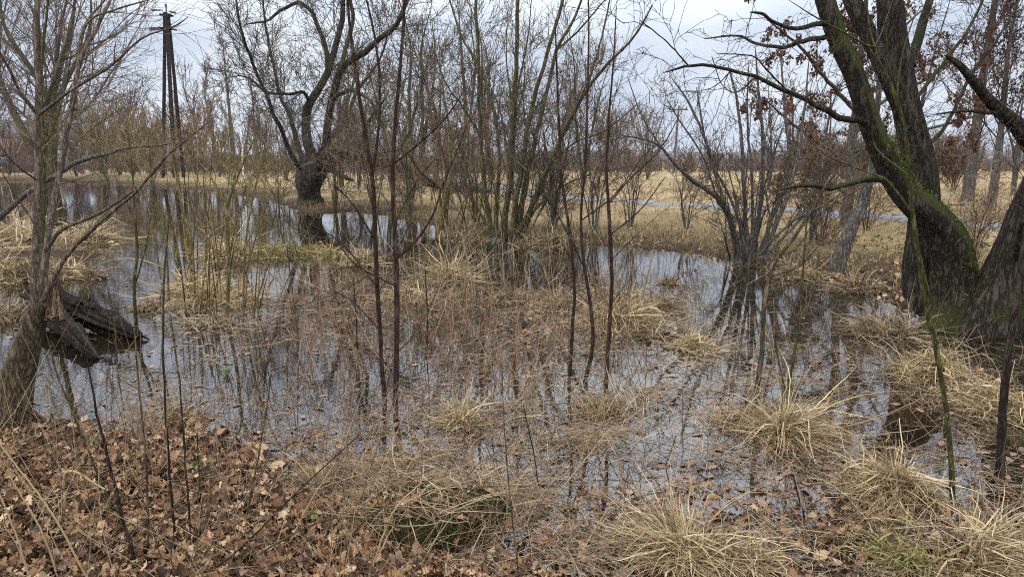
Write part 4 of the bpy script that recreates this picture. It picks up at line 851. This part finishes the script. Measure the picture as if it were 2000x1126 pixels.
# oak leaf litter on the near bank
q, px, py = pix_scatter(36000, -500, 2500, 800, 1420, z=.15)
s_ = sdist(q[:, 0], q[:, 1]); keep = (s_ > -.1 + .18 * vn(q[:, 0], q[:, 1], .5, 4)) | ((s_ > -1.0) & (rng.random(len(q)) < .22))
q = q[keep]; s_ = s_[keep]; h = np.maximum(hz(q[:, 0], q[:, 1]), .004); q[:, 2] = h + rng.uniform(.004, .05, len(q)) * np.clip(s_ / .3 + .3, .15, 1)
n = len(q); mb = MB(); add_leaves(mb, q, (.03 + .072 * rng.random(n) ** 1.5) , rng.normal(0, .5, n), curl=1.25); print('litter', n)
tag(mb.build('leaf_litter', 'leaf'), kind='stuff')
i = rng.integers(0, len(q), 16000); f = q[i] + np.c_[rng.normal(0, .06, 16000), rng.normal(0, .06, 16000), rng.normal(0, .008, 16000)]
mb = MB(); add_leaves(mb, f, rng.uniform(.012, .04, 16000), rng.normal(0, .6, 16000), simple=True); tag(mb.build('leaf_fragments', 'leaf_wet'), kind='stuff')
# leaves further back: on the islets, on the bank at right and floating
q, px, py = pix_scatter(52000, -300, 2900, 440, 1126, z=.03)
hh = hz(q[:, 0], q[:, 1]); s_ = sdist(q[:, 0], q[:, 1])
py_ok = (py < 930) | (px > 2050); bank = (s_ > -.2) & (px > 1180) & ((py < 640) | (px > 2050))
keep = (bank & (rng.random(len(q)) < .75)) | ((hh > -.12) & (s_ < 0) & (rng.random(len(q)) < .22))
q = q[keep & py_ok]; q[:, 2] = np.maximum(hz(q[:, 0], q[:, 1]), 0) + rng.uniform(.003, .04, len(q)); n = len(q); mb = MB()
add_leaves(mb, q, rng.uniform(.06, .12, n), rng.normal(0, .4, n), simple=True); print('far leaves', n)
tag(mb.build('bank_leaf_litter', 'leaf'), kind='stuff')
BL = [(610,620,190,100,1.1),(700,600,90,60,.8),(900,800,130,60,1.),(1050,900,230,90,1.),(1150,820,160,60,1.),(1300,770,130,80,.9),(1450,830,130,70,1.1),(1650,900,170,90,.6),
 (1600,720,140,50,.8),(560,800,200,80,.5),(800,930,180,50,1.),(1250,1000,150,70,.6),(1500,1040,160,70,.45),(1750,800,160,60,.5),(1900,900,120,80,.35),(400,740,120,60,.55),(300,800,120,40,.9),
 (1150,660,150,70,1.),(1000,650,140,60,1.),(1400,760,120,50,1.),(780,700,120,60,.4),(1420,700,90,40,.7),(300,560,70,60,.5),(1700,1060,160,60,.45),(690,900,120,60,.7),(1050,1060,200,50,.7),(950,700,160,60,.5)]
def bdens(px, py):
    d = np.zeros(len(px))
    for (x, y, rx, ry, a) in BL: d = np.maximum(d, a * np.exp(-((px - x) / rx) ** 2 - ((py - y) / ry) ** 2))
    return d
def clear(px, py):
    d = np.zeros(len(px))
    for (x, y, rx, ry) in [(265,560,70,110),(1450,580,230,75),(560,720,130,70),(470,830,90,40),(720,760,80,60),(1330,850,70,40),(1240,720,60,40),(1800,860,80,60),(1680,780,110,45),(1590,985,70,45),(1250,930,70,35),(1130,940,50,30),(1660,860,60,40),(160,760,90,60)]: d = np.maximum(d, .92 * np.exp(-(((px - x) / rx) ** 2 + ((py - y) / ry) ** 2) ** 2))
    return d
def floaters(n, z0, z1, mat, name, ln, wd, gate, base=.04, y0=520, leaf=False, x0=-350, x1=2500, azm=None):
    q, px, py = pix_scatter(int(n * 1.29), x0, x1, y0, 1180)
    clump = np.clip(.42 + 1.1 * vn(q[:, 0], q[:, 1], .42, 9) + .35 * vn(q[:, 0], q[:, 1], .13, 12), 0, 1.4)
    keep = (rng.random(len(q)) < gate * (bdens(px, py) * clump + base) * (1 - clear(px, py))) & (sdist(q[:, 0], q[:, 1]) < .15)
    q = q[keep]; n = len(q); q[:, 2] = np.maximum(hz(q[:, 0], q[:, 1]), 0) + rng.uniform(z0, z1, n); mb = MB()
    if leaf: add_leaves(mb, q, rng.uniform(.05, .11, n), rng.normal(0, .06, n), curl=.25)
    else:
        az = rng.uniform(0, 6.283, n) if azm is None else rng.normal(azm, .8, n)
        blades(mb, q, rng.uniform(*ln, n), rng.uniform(*wd, n), az, rng.normal(1.5, .13, n), rng.normal(.1, .35, n), 5, .25, q[:, 2] * .6)
    print(name, n); return tag(mb.build(name, mat), kind='stuff')
floaters(110000, .002, .02, 'straw_wet', 'floating_straw', (.06, .32), (.0016, .0045), .62, .05)
floaters(52000, .01, .05, 'straw_dull', 'matted_grass', (.12, .45), (.002, .0052), .42, .02, y0=560, azm=-.6)
floaters(22000, .002, .008, 'leaf_wet', 'floating_leaves', 0, 0, .5, .06, y0=560, leaf=True)
# thin dark sticks and stalks lying in the water or sticking out of it
q, px, py = pix_scatter(4200, -60, 2060, 500, 1080)
keep = rng.random(len(q)) < .25 + .75 * bdens(px, py); q = q[keep]; q = q[sdist(q[:, 0], q[:, 1]) < .3]; n = len(q); q[:, 2] = np.maximum(hz(q[:, 0], q[:, 1]), -.03)
az = rng.uniform(0, 6.283, n); el = np.abs(rng.normal(.35, .4, n)); L = rng.uniform(.15, .7, n); d = np.stack([np.cos(el) * np.cos(az), np.cos(el) * np.sin(az), np.sin(el)], 1)
P = [q]; 
for k in range(5): d = unit(d + rng.normal(0, .12, (n, 3))); P.append(P[-1] + d * (L / 5)[:, None])
mb = MB(); mb.tubes(np.stack(P, 1), (rng.uniform(.0012, .003, n)[:, None] * np.linspace(1, .4, 6)) * (1 + q[:, 1:2] / 14), 3)
tag(mb.build('drowned_twigs', 'reed_red'), kind='stuff')
def weeds(n, x0, x1, y0, y1, mat, name, hh, rad, lean):
    q, px, py = pix_scatter(n, x0, x1, y0, y1, z=.12); q[:, 2] = np.maximum(hz(q[:, 0], q[:, 1]), -.03); a = rng.uniform(0, 6.28, n); el = np.abs(rng.normal(lean, .35, n))
    d = np.stack([np.sin(el) * np.cos(a), np.sin(el) * np.sin(a), np.cos(el)], 1); L = rng.uniform(*hh, n); P = [q]; kn = rng.integers(1, 8, n)
    for k in range(5):
        d = unit(d + rng.normal(0, .07, (n, 3)) + np.where(kn == k, 1., 0)[:, None] * rng.normal(0, .8, (n, 3))); P.append(P[-1] + d * (L / 5)[:, None]); P[-1][:, 2] = np.maximum(P[-1][:, 2], q[:, 2] + .01)
    P = np.stack(P, 1); R = rng.uniform(*rad, n)[:, None] * np.linspace(1, .5, 6); mb = MB(); mb.tubes(P, R, 4)
    p2, r2 = sprout(P, R, 2.5, .3, 1, .8, (.06, .25), k=4, rmin=.0008); mb.tubes(p2, r2, 3)
    return tag(mb.build(name, mat), kind='stuff')
weeds(260, -150, 760, 800, 1200, 'straw_dull', 'weed_straw', (.25, .8), (.0012, .0028), .9)
weeds(170, -100, 760, 800, 1160, 'reed_red', 'weed_stalks', (.2, .7), (.001, .0022), .5)
weeds(520, 420, 1750, 520, 880, 'reed_red', 'marsh_stalks', (.2, .7), (.0012, .0028), 1.0)
weeds(420, 560, 1750, 540, 900, 'straw_dull', 'marsh_straw', (.2, .65), (.0014, .003), 1.05)
weeds(60, -150, 700, 780, 1120, 'reed_red', 'tall_weed_stalks', (.5, 1.25), (.0012, .0026), .35)
weeds(46, -200, 700, 880, 1180, 'straw_dull', 'tall_weed_straw', (.5, 1.1), (.0014, .0028), .7)
weeds(240, 640, 2050, 860, 1180, 'straw_dull', 'loose_straw', (.2, .7), (.0011, .0026), 1.0)
weeds(130, 640, 2050, 860, 1160, 'reed_red', 'loose_stalks', (.2, .6), (.001, .002), .6)
# swaths of flattened straw, combed one way by the water
def swath(n, blobs, mat, name):
    q, px, py = pix_scatter(n * 9, 150, 2300, 470, 1150); d = np.zeros(len(q))
    for (x, y, rx, ry, a) in blobs: d = np.maximum(d, a * np.exp(-((px - x) / rx) ** 2 - ((py - y) / ry) ** 2))
    d = d * np.clip(.35 + 1.2 * vn(q[:, 0], q[:, 1], .3, 15), 0, 1.2)
    q = q[rng.random(len(q)) < d][:n]; m = len(q); q[:, 2] = np.maximum(hz(q[:, 0], q[:, 1]), 0) + rng.uniform(0, .05, m); mb = MB()
    blades(mb, q, rng.uniform(.16, .55, m), rng.uniform(.002, .0055, m) * (1 + q[:, 1] / 25), 3.2 * vn(q[:, 0], q[:, 1], 1.1, 21) + rng.normal(0, .45, m), rng.normal(1.15, .3, m), rng.normal(.6, .5, m), 6, .4, q[:, 2] * .4 + .004)
    return tag(mb.build(name, mat), kind='stuff')
SW = [(1200,630,190,75,1.),(1090,590,130,50,.9),(760,560,130,60,.8),(690,520,80,40,.8),(1380,690,70,40,.8),(1480,845,110,40,.3),(1850,745,130,45,.5),(1900,1085,150,60,.3),(1420,1080,110,40,.25),(420,600,110,60,.9),(920,560,100,60,.7),(560,500,150,35,.7),(930,830,70,30,.3),(1210,810,110,35,.4),(1700,985,80,40,.25)]
swath(4200, SW, 'straw_dull', 'flattened_straw'); swath(5200, SW, 'straw_wet', 'flattened_wet_straw')
# upright dead reed stalks in the middle of the marsh
def reeds(n, blobs, mat, name, hh, rad):
    q, px, py = pix_scatter(n * 6, 200, 1700, 470, 900)
    d = np.zeros(len(q))
    for (x, y, rx, ry, a) in blobs: d = np.maximum(d, a * np.exp(-((px - x) / rx) ** 2 - ((py - y) / ry) ** 2))
    q = q[rng.random(len(q)) < d][:n]; m = len(q); q[:, 2] = -.05
    L = rng.uniform(*hh, m) * np.exp(rng.normal(-.1, .3, m)); d = unit(np.stack([rng.normal(0, .24, m), rng.normal(0, .24, m), np.ones(m)], 1)); P = [q]; kn = rng.integers(1, 9, m)
    for k in range(5): d = unit(d + rng.normal(0, .09, (m, 3)) + np.where(kn == k, 1., 0)[:, None] * rng.normal(0, .9, (m, 3))); P.append(P[-1] + d * (L / 5)[:, None])
    P = np.stack(P, 1); mb = MB(); mb.tubes(P, rng.uniform(*rad, m)[:, None] * np.linspace(1, .55, 6) * (1 + q[:, 1:2] / 16), 4)
    br = rng.random(m) < .6; c, _ = P[br, 3], 0; k = int(br.sum())
    blades(mb, P[br, 3], rng.uniform(.1, .3, k), rng.uniform(.004, .009, k), rng.uniform(0, 6.3, k), rng.uniform(.5, 1.2, k), rng.uniform(.6, 1.8, k), 5, .4)
    return tag(mb.build(name, mat), kind='stuff')
reeds(620, [(880,560,70,60,1.),(960,520,60,50,.9),(1050,510,80,40,.7),(760,560,60,50,.5),(1200,570,90,50,.8),(700,540,60,60,.4)], 'straw_dull', 'dead_reeds', (.4, 1.15), (.0022, .0045))
reeds(600, [(650,640,130,90,1.),(900,660,140,90,.9),(1150,640,120,60,.6),(1000,760,120,70,.5),(780,640,120,70,.5),(500,640,90,60,.4),(1300,620,60,50,.3)], 'reed_red', 'dead_stalks', (.3, .95), (.0016, .0034))
# grass on the far bank and in the meadow
q, px, py = pix_scatter(140000, -600, 2700, 336, 600, z=.3)
s_ = sdist(q[:, 0], q[:, 1]); dpth = np.full(len(q), 1e9)
for a in PS[::2]: dpth = np.minimum(dpth, np.hypot(q[:, 0] - a[0], q[:, 1] - a[1]))
shade = np.clip((q[:, 1] - 12) / 6, .25, 1)
keep = (s_ > .1) & (dpth > 1.25) & (rng.random(len(q)) < shade); q = q[keep]; n = len(q); q[:, 2] = hz(q[:, 0], q[:, 1]) - .02; D = q[:, 1]; bw = D < np.interp(q[:, 0], PS[np.argsort(PS[:, 0]), 0], PS[np.argsort(PS[:, 0]), 1])
L = np.where(bw, rng.uniform(.1, .36, n), rng.uniform(.2, .6, n)); mb = MB()
blades(mb, q, L, rng.uniform(.5, 1., n) * (.004 + .00055 * D), rng.uniform(0, 6.3, n), np.abs(rng.normal(.45, .35, n)), rng.uniform(.3, 1.4, n), 4, .3)
tag(mb.build('meadow_grass', 'meadow'), kind='stuff')
q, px, py = pix_scatter(60000, -150, 1800, 346, 560, z=.1); s_ = sdist(q[:, 0], q[:, 1])
keep = (s_ > -.9) & (s_ < 2.2) & (q[:, 1] > 12) & (rng.random(len(q)) < np.clip(.25 + .9 * vn(q[:, 0], q[:, 1], 1.1, 3), 0, 1)); q = q[keep]; n = len(q); q[:, 2] = np.maximum(hz(q[:, 0], q[:, 1]), -.05) - .01; mb = MB()
blades(mb, q, rng.uniform(.15, .6, n), rng.uniform(.5, 1., n) * (.003 + .0005 * q[:, 1]), rng.uniform(0, 6.3, n), np.abs(rng.normal(.5, .45, n)), rng.uniform(.4, 1.8, n), 5, .4)
tag(mb.build('shore_grass', 'straw_dull'), kind='stuff')
q, px, py = pix_scatter(37000, -600, 2700, 337, 420, z=.3); s_ = sdist(q[:, 0], q[:, 1]); D = q[:, 1]
dpth = np.full(len(q), 1e9)
for a in PS[::2]: dpth = np.minimum(dpth, np.hypot(q[:, 0] - a[0], q[:, 1] - a[1]))
keep = (s_ > 3) & (dpth > 1.6) & (rng.random(len(q)) < np.clip(.2 + 1.1 * vn(q[:, 0], q[:, 1], 2.6, 11), 0, 1)); q = q[keep]; n = len(q); q[:, 2] = hz(q[:, 0], q[:, 1]) - .02; mb = MB()
blades(mb, q, rng.uniform(.35, .95, n), rng.uniform(.5, 1., n) * (.004 + .0005 * q[:, 1]), rng.uniform(0, 6.3, n), np.abs(rng.normal(.4, .35, n)), rng.uniform(.3, 1.5, n), 5, .4)
tag(mb.build('rough_meadow_grass', 'straw_dull'), kind='stuff')
q, px, py = pix_scatter(9000, 600, 2100, 384, 470, z=.25); s_ = sdist(q[:, 0], q[:, 1])
g_ = vn(q[:, 0], q[:, 1], 1.6, 7) > .25; dpth = np.full(len(q), 1e9)
for a in PS[::2]: dpth = np.minimum(dpth, np.hypot(q[:, 0] - a[0], q[:, 1] - a[1]))
q = q[(s_ > .8) & g_ & (dpth > 1.1) & (dpth < 5)]; n = len(q); q[:, 2] = hz(q[:, 0], q[:, 1]); mb = MB()
blades(mb, q, rng.uniform(.05, .12, n), rng.uniform(.01, .02, n), rng.uniform(0, 6.3, n), rng.uniform(.1, .9, n), rng.uniform(.3, 1.2, n), 4, .2)
M['turf_green'] = island_mat('turf_green', [(.0, .09, .12, .03), (.5, .15, .19, .05), (1., .24, .26, .08)], .8, .1, .2, .2)
tag(mb.build('short_green_grass', 'turf_green'), kind='stuff')
# ------------------------------------------------------------------ tussocks, each a thing
TG = 'straw tussocks standing in the flood water'
def tuss(label, px, py, rpx, hpx, n, mat='straw', spread=.8, droop=(.7, 2.), az0=None, azs=.7, wd=None, asp=.8, group=TG, kink=.35, hang=0):
    c = gnd(px, py, .02); s = np.linalg.norm(c - (0, 0, CAMZ)) / FPX
    mb = MB(); w0 = wd or (1.3, 3.4)
    tussock(mb, c, rpx * s, n, (hpx * s * .7, hpx * s * 1.5), (max(w0[0] * s, .0015), max(w0[1] * s, .003)), spread, droop, az0, azs, kink, asp)
    me_z = float(max(0, hz(c[0], c[1])))
    o = mb.build('grass_tussock', mat); o.data.transform(__import__('mathutils').Matrix.Translation((-c[0], -c[1], -me_z))); o.location = (c[0], c[1], me_z)
    tag(o, label, 'tussock', group); return o
tuss('largest pale straw tussock, broad blades fanning up at the bottom edge right of the middle', 1345, 1082, 46, 190, 620, 'straw', .75, (.5, 1.9), wd=(1.3, 5.2), kink=.45)
tuss('smaller pale tussock with broad bent blades on the right flank of the largest front one', 1445, 1095, 45, 120, 220, 'straw', .9, (.7, 2.), az0=-.4, azs=.9, wd=(2., 6.))
tuss('rounded straw tussock like a combed wig, left of the foot of the nearest green sapling', 1745, 960, 56, 105, 640, 'straw', .95, (1.3, 2.6), wd=(1.5, 4.), kink=.2)
tuss('flattened straw swath sweeping down to the bottom right corner', 1910, 1095, 85, 115, 520, 'straw', .9, (1., 2.1), az0=-.7, azs=.6, wd=(1.6, 4.5))
tuss('greenish straw clump lying left of the flattened swath at bottom right', 1770, 1085, 80, 70, 300, 'straw_green', 1.1, (.9, 2.), az0=2.9, azs=.9, wd=(1.6, 4.5))
tuss('tall straw tussock around the foot of the forked olive shoot, right of the middle', 1535, 850, 38, 155, 480, 'straw', .7, (1.1, 2.3), az0=-.5, azs=.9, wd=(1.2, 3.6))
tuss('low straw clump trailing left of the tussock around the forked olive shoot', 1455, 825, 60, 60, 260, 'straw_dull', 1.1, (.8, 2.), az0=3., azs=.8)
tuss('slender hanging straw tuft alone in the water, just right of and below the paired saplings', 905, 825, 18, 135, 220, 'straw', .7, (1.4, 2.6), wd=(1.2, 3.4), kink=.3)
tuss('low sprawling straw tuft with few arching blades, right of the slender hanging tuft', 1190, 800, 70, 55, 300, 'straw_dull', 1.2, (.8, 1.8), az0=2.8, azs=.8)
tuss('wide pale straw bank before the mossy tree, crossed by the nearest green sapling', 1840, 735, 85, 75, 700, 'straw', .9, (1.2, 2.4), az0=3.3, azs=.9)
tuss('straw bank at the right edge with stems leaning left, below the mossy tree', 1935, 790, 70, 80, 560, 'straw', .9, (1.1, 2.2), az0=3.4, azs=.8)
tuss('tangled straw at the left foot of the mossy tree, where its dark trunk meets water', 1735, 650, 45, 90, 380, 'straw_dull', .8, (.8, 2.))
tuss('drooping straw tussock at the right end of the reed islet, by the clear water', 1345, 675, 42, 70, 420, 'straw', .85, (1.2, 2.4), az0=-.2, azs=.9)
tuss('big straw-and-reed islet tussock around the three thin dark saplings', 1205, 630, 80, 110, 900, 'straw', .7, (.8, 2.2))
tuss('dull straw tussock on the left part of the islet with the three thin saplings', 1090, 600, 60, 75, 460, 'straw_dull', .8, (.9, 2.2))
tuss('straw tussock on the islet right behind the rightmost thin sapling', 1275, 595, 45, 70, 360, 'straw_dull', .8, (1., 2.2))
tuss('leafy brown heap with straw at the foot of the many-stemmed tree', 1000, 585, 55, 55, 320, 'straw_dull', .9, (1., 2.2))
tuss('tall upright reed clump left of the many-stemmed tree foot', 880, 545, 35, 110, 330, 'straw', .45, (.4, 1.4))
tuss('straw mound just right of the paired saplings', 805, 580, 40, 55, 420, 'straw', .85, (1.2, 2.4))
tuss('straw mound just left of the paired saplings, the higher one', 705, 515, 45, 45, 420, 'straw', .85, (1.2, 2.4))
tuss('dark flattened grass mat on the long islet between the osiers and the pollard willow reflection', 560, 495, 70, 45, 620, 'straw_green', 1., (1.2, 2.4), asp=1.)
tuss('grey-green end of the long grass mat, nearest the reflection of the willow trunk', 640, 498, 40, 36, 360, 'straw_green', 1., (1.2, 2.4))
tuss('straw tussock around the thick stem of the osier, hanging into the water', 430, 590, 55, 95, 760, 'straw', .8, (1., 2.2))
tuss('straw tussock on the left side of the osier islet', 365, 570, 40, 85, 480, 'straw', .8, (1., 2.3))
tuss('straw tussock at the back of the osier islet with long bent blades', 450, 500, 55, 75, 560, 'straw', .8, (1., 2.2))
tuss('brown low tussock of dead stalks at the front edge of the osier islet', 420, 630, 50, 40, 320, 'straw_wet', .9, (1., 2.2))
tuss('small clump of bent sedge alone in the clear water right of the middle', 1308, 552, 14, 32, 90, 'straw_dull', .9, (.8, 2.))
tuss('small brown sedge clump alone in the pale water left of the osier islet', 212, 464, 18, 26, 110, 'straw_wet', .9, (.8, 2.))
tuss('sparse sedge rosette under the two larger tussocks of the osier islet, towards the log', 290, 600, 25, 40, 130, 'straw_dull', .9, (.8, 2.))
tuss('tan straw fringe on the shore under the many-stemmed tree, right side', 1075, 480, 50, 55, 420, 'straw_dull', .7, (.7, 2.))
tuss('tan straw fringe on the shore under the many-stemmed tree, left side', 900, 465, 55, 50, 420, 'straw_dull', .7, (.7, 2.))
tuss('dry grass clump on the bank beside the leaning grey trunk', 1570, 540, 40, 50, 300, 'straw_dull', .8, (.8, 2.))
tuss('dry grass clump on the bank between the leaning grey trunk and the mossy tree', 1690, 565, 45, 60, 360, 'straw_dull', .8, (.8, 2.))
tuss('straw heap with dead twigs on the shore at the back of the leaf bank', 340, 830, 55, 55, 300, 'straw_dull', 1., (.9, 2.))
tuss('arching straw at the waterline left of the moss-covered mound', 620, 960, 80, 75, 240, 'straw_dull', 1.1, (.6, 1.6), az0=2.6, azs=.8)
LG = 'grass tussocks on the left bank'
for (px, py, r, h, n, mat, lab) in [(40, 470, 70, 70, 620, 'straw', 'pale straw tussock at the back of the left bank, behind the pinkish young tree'), (130, 470, 60, 60, 560, 'straw', 'pale straw tussock at the back right corner of the left bank'),
 (-20, 540, 70, 90, 620, 'straw', 'straw tussock at the left edge behind the broken stump'), (50, 540, 70, 75, 700, 'straw_dull', 'brownish straw tussock directly behind the broken stump'), (130, 535, 50, 50, 420, 'straw', 'straw tussock hanging over the log on the left bank'),
 (20, 620, 60, 80, 420, 'straw_dull', 'dull straw tussock at the left edge beside the broken stump'), (-90, 490, 90, 90, 500, 'straw', 'pale straw tussock cut off by the left edge'), (185, 540, 30, 40, 200, 'straw_dull', 'thin fringe of straw where the left bank meets the pale water')]:
    tuss(lab, px, py, r, h, n, mat, .85, (1., 2.3), group=LG)
# moss-covered mound in the foreground
c = gnd(848, 1000, .05); s = np.linalg.norm(c - (0, 0, CAMZ)) / FPX
e = thing('mossy_mound', 'low dark green moss-covered mound with straw lying over it, at the bottom in the middle', 'mound', (c[0], c[1], 0))
uu, vv = np.meshgrid(np.linspace(0, 2 * np.pi, 60, endpoint=False), np.linspace(0, 1, 22)); rx, ry = 132 * s, 60 * s * 1.7
x = c[0] + rx * np.cos(uu) * np.sin(vv * np.pi / 2) * (1 + .08 * np.sin(3 * uu + 1)); y = c[1] + ry * np.sin(uu) * np.sin(vv * np.pi / 2)
z = -.06 +   .19 * np.cos(vv * np.pi / 2) ** .55 + .02 * vn(x, y, .07, 3) + .05 * vn(x, y, .24, 1)
V = np.stack([x, y, z], -1).reshape(-1, 3); mb = MB(); mb.add(V, [(a * 60 + b_, (a + 1) * 60 + b_, (a + 1) * 60 + (b_ + 1) % 60, a * 60 + (b_ + 1) % 60) for a in range(21) for b_ in range(60)])
mb.build('mound', 'mound_moss', e)
n = 9000; th = rng.uniform(0, 6.28, n); vq = np.sqrt(rng.random(n)); x = c[0] + rx * np.cos(th) * np.sin(vq * np.pi / 2) * (1 + .08 * np.sin(3 * th + 1)); y = c[1] + ry * np.sin(th) * np.sin(vq * np.pi / 2)
z = -.06 + .19 * np.cos(vq * np.pi / 2) ** .55 + .02 * vn(x, y, .07, 3) + .05 * vn(x, y, .24, 1)
mb = MB(); blades(mb, np.stack([x, y, z], 1), rng.uniform(.015, .045, n), rng.uniform(.004, .009, n), rng.uniform(0, 6.3, n), rng.uniform(.1, 1.3, n), rng.uniform(0, 1.4, n), 4, 0); mb.build('moss', 'mound_moss', e)
mb = MB(); n = 420; x = c[0] + rng.uniform(-1, 1, n) * rx * 1.1; y = c[1] + rng.uniform(-1, 1, n) * ry; z = np.full(n, .16) - .13 * ((x - c[0]) / rx) ** 2
blades(mb, np.stack([x, y, z], 1), rng.uniform(.15, .5, n), rng.uniform(.003, .007, n), rng.uniform(0, 6.3, n), rng.normal(1.3, .2, n), rng.uniform(.1, .8, n), 6, .3); mb.build('straw_cover', 'straw_dull', e)
n = 90; th = rng.uniform(0, 6.28, n); vq = np.sqrt(rng.random(n)); x = c[0] + rx * np.cos(th) * vq; y = c[1] + ry * np.sin(th) * vq; z = -.04 + .19 * np.sqrt(np.maximum(1 - vq ** 2, 0)) ** .55 + .05 * vn(x, y, .24, 1) + .02
mb = MB(); add_leaves(mb, np.stack([x, y, z], 1), rng.uniform(.04, .085, n), rng.normal(0, .4, n)); mb.build('fallen_leaf_cover', 'leaf', e)
# ------------------------------------------------------------------ single dry stems of the foreground
DG = 'dry weed stems standing in the foreground'
def stem(label, pts, mat='bark_brown', lean=0., name='dry_stem', twigs=1.2, group=DG):
    b = land(pts[0][0], pts[0][1]) if pts[0][1] < 1135 else land(pts[0][0], pts[0][1])
    Y = b[1]; P, R = limb([(q[0], q[1], q[2] * .66, lean * i) for i, q in enumerate(pts)], Y, 24, .3)
    e = thing(name, label, 'stem', b, group)
    mb = MB(); mb.tubes(P, R, 6, .05); mb.build('stalk', mat, e)
    p, r = resample(P, R, 14); mb = MB(); P2, R2 = sprout(p[None], r[None], twigs * 4.5, .3, 1, .8, (.08, .4), k=6, wander=.12, rmin=.0012)
    if len(P2):
        mb.tubes(P2, R2, 4); mb.build('side_twig', mat, e)
stem('dark thick dry stem leaning left, tallest of those on the leaf-covered bank at bottom left', [(268,1110,9),(240,1010,8),(212,900,7),(183,775,5),(170,700,3)], 'bark_dark')
stem('thin dark upright stem beside the tallest leaning one, on its right', [(342,1062,6),(330,900,6),(322,780,5),(318,640,3)], 'bark_dark')
stem('brown upright stem rising highest above the leaf bank, left of the middle of that bank', [(290,1080,6),(285,900,5),(270,740,4),(262,640,3)])
stem('dark slim stem on the right part of the leaf bank, slightly leaning left', [(374,1060,5),(362,900,5),(350,730,3)], 'bark_dark')
stem('thin reddish stem leaning left from the leaf bank towards the log', [(225,1000,5),(160,850,5),(112,730,4),(90,650,2)])
stem('short dark stem at the water end of the leaf bank', [(395,1025,4),(385,845,3)], 'bark_dark')
stem('brown stem leaning right at the far end of the leaf bank', [(480,1020,5),(512,850,4),(530,730,3)])
stem('long dark stem leaning far to the right over the water from the bottom edge', [(400,1126,5),(480,1060,5),(580,960,4),(700,850,3)], 'bark_dark')
stem('straw-coloured stem leaning right at the tip of the leaf bank', [(560,1070,6),(600,990,5),(650,910,3)], 'straw')
stem('pale blurred straw stem leaning left at the bottom left corner', [(65,1150,5),(30,1040,4),(-10,940,3)], 'straw')
stem('long pale straw stem leaning left from the bottom edge', [(182,1150,4.5),(100,1000,4),(0,868,3)], 'straw')
stem('pale straw stem crossing the leaf bank to the lower right', [(118,1140,4),(80,1035,4),(20,930,3)], 'straw')
stem('tan broken stalk with a bent top on the leaf bank', [(128,1010,8),(130,920,7),(205,955,4)], 'straw')
stem('thin brown upright stem in front of the mossy mound, right end', [(1015,1150,6),(1000,1000,5),(986,850,4),(980,700,2)])
stem('dark thin stem right of the mossy mound, leaning left', [(1062,1050,4),(1045,900,4),(1022,790,3)], 'bark_dark')
stem('pale long straw stem slanting right over the debris in the middle foreground', [(1015,1055,6),(1100,950,5),(1192,835,3)], 'straw')
stem('pale straw stem with an elbow in front of the left side of the mossy mound', [(722,1120,6),(768,1000,6),(820,945,4)], 'straw')
stem('pale straw stem slanting right near the largest front tussock', [(1100,1130,6),(1145,1060,5),(1192,985,3)], 'straw')
stem('thin pale stem slanting right above the matted grass in the middle', [(985,850,5),(1025,795,4),(1066,738,3)], 'straw')
stem('dark forked twig standing in the leaves between the front tussocks', [(1605,1100,6),(1575,1020,5),(1548,925,3)], 'bark_dark', twigs=4)
stem('dark leaning twig beside the largest front tussock', [(1320,1010,5),(1295,940,4),(1320,850,3)], 'bark_dark')
stem('thin dark upright stem at left above the log', [(232,800,4),(225,640,3),(205,540,2)])
stem('reddish slim stem between the log and the osier islet, long and straight', [(322,790,6),(318,640,6),(322,520,5),(330,430,3)])
stem('reddish slim stem in the water right of the osier islet', [(590,720,5),(575,600,4),(560,480,3)])
stem('thin dark stem in the water left of the paired saplings', [(700,760,5),(697,650,4),(690,540,3)], 'bark_dark')
stem('thin dark stem in the water right of the paired saplings', [(830,760,5),(835,640,4),(830,520,3)], 'bark_dark')
stem('arching thin brown bramble cane low over the bottom edge, left of the mossy mound', [(440,1130,5),(540,1060,5),(660,1010,4),(800,1030,3)], lean=-.03)
stem('grey-brown stem with a bend at the edge of the leaf bank', [(660,1085,5),(720,1010,4),(850,930,3)])
stem('thin stem with drooping head standing at the right shore in front of the mossy fork', [(1470,980,3),(1480,900,3),(1470,850,2)])
for (px, py, lab) in [(195, 872, 'small bright green seedling on the leaf bank near the shore'), (448, 803, 'small bright green water plant at the edge of the clear water'), (612, 1030, 'tiny green seedling at the tip of the leaf bank'), (380, 925, 'dark green seedling among the leaves in the middle of the leaf bank')]:
    c = land(px, py); c[2] = max(c[2], 0); e = thing('seedling', lab, 'seedling', c)
    mb = MB(); n = 16; p = c + np.c_[rng.normal(0, .03, n), rng.normal(0, .03, n), rng.uniform(.02, .07, n)]; add_leaves(mb, p, rng.uniform(.02, .045, n), rng.normal(0, .4, n), simple=True); mb.build('leaf_blade', 'green', e)
    mb = MB(); mb.tubes(np.stack([np.repeat(c[None], n, 0) - (0, 0, .02), (p + c) / 2, p], 1), np.full((n, 3), .0015), 4); mb.build('stalk', 'green', e)

# ================================================================== air that softens the far wood and the hills
m = bpy.data.materials.new('haze_air'); m.use_nodes = True; nt = m.node_tree; nt.nodes.remove(nt.nodes['Principled BSDF'])
pv = nt.nodes.new('ShaderNodeVolumePrincipled'); pv.inputs['Color'].default_value = (.86, .91, 1, 1); pv.inputs['Density'].default_value = HAZE; pv.inputs['Anisotropy'].default_value = .2
nt.links.new(pv.outputs[0], nt.nodes['Material Output'].inputs['Volume']); M['haze'] = m
mb = MB(); mb.box((0, 950, 63), (6400, 3300, 140)); tag(mb.build('haze', 'haze', None, False), kind='stuff')
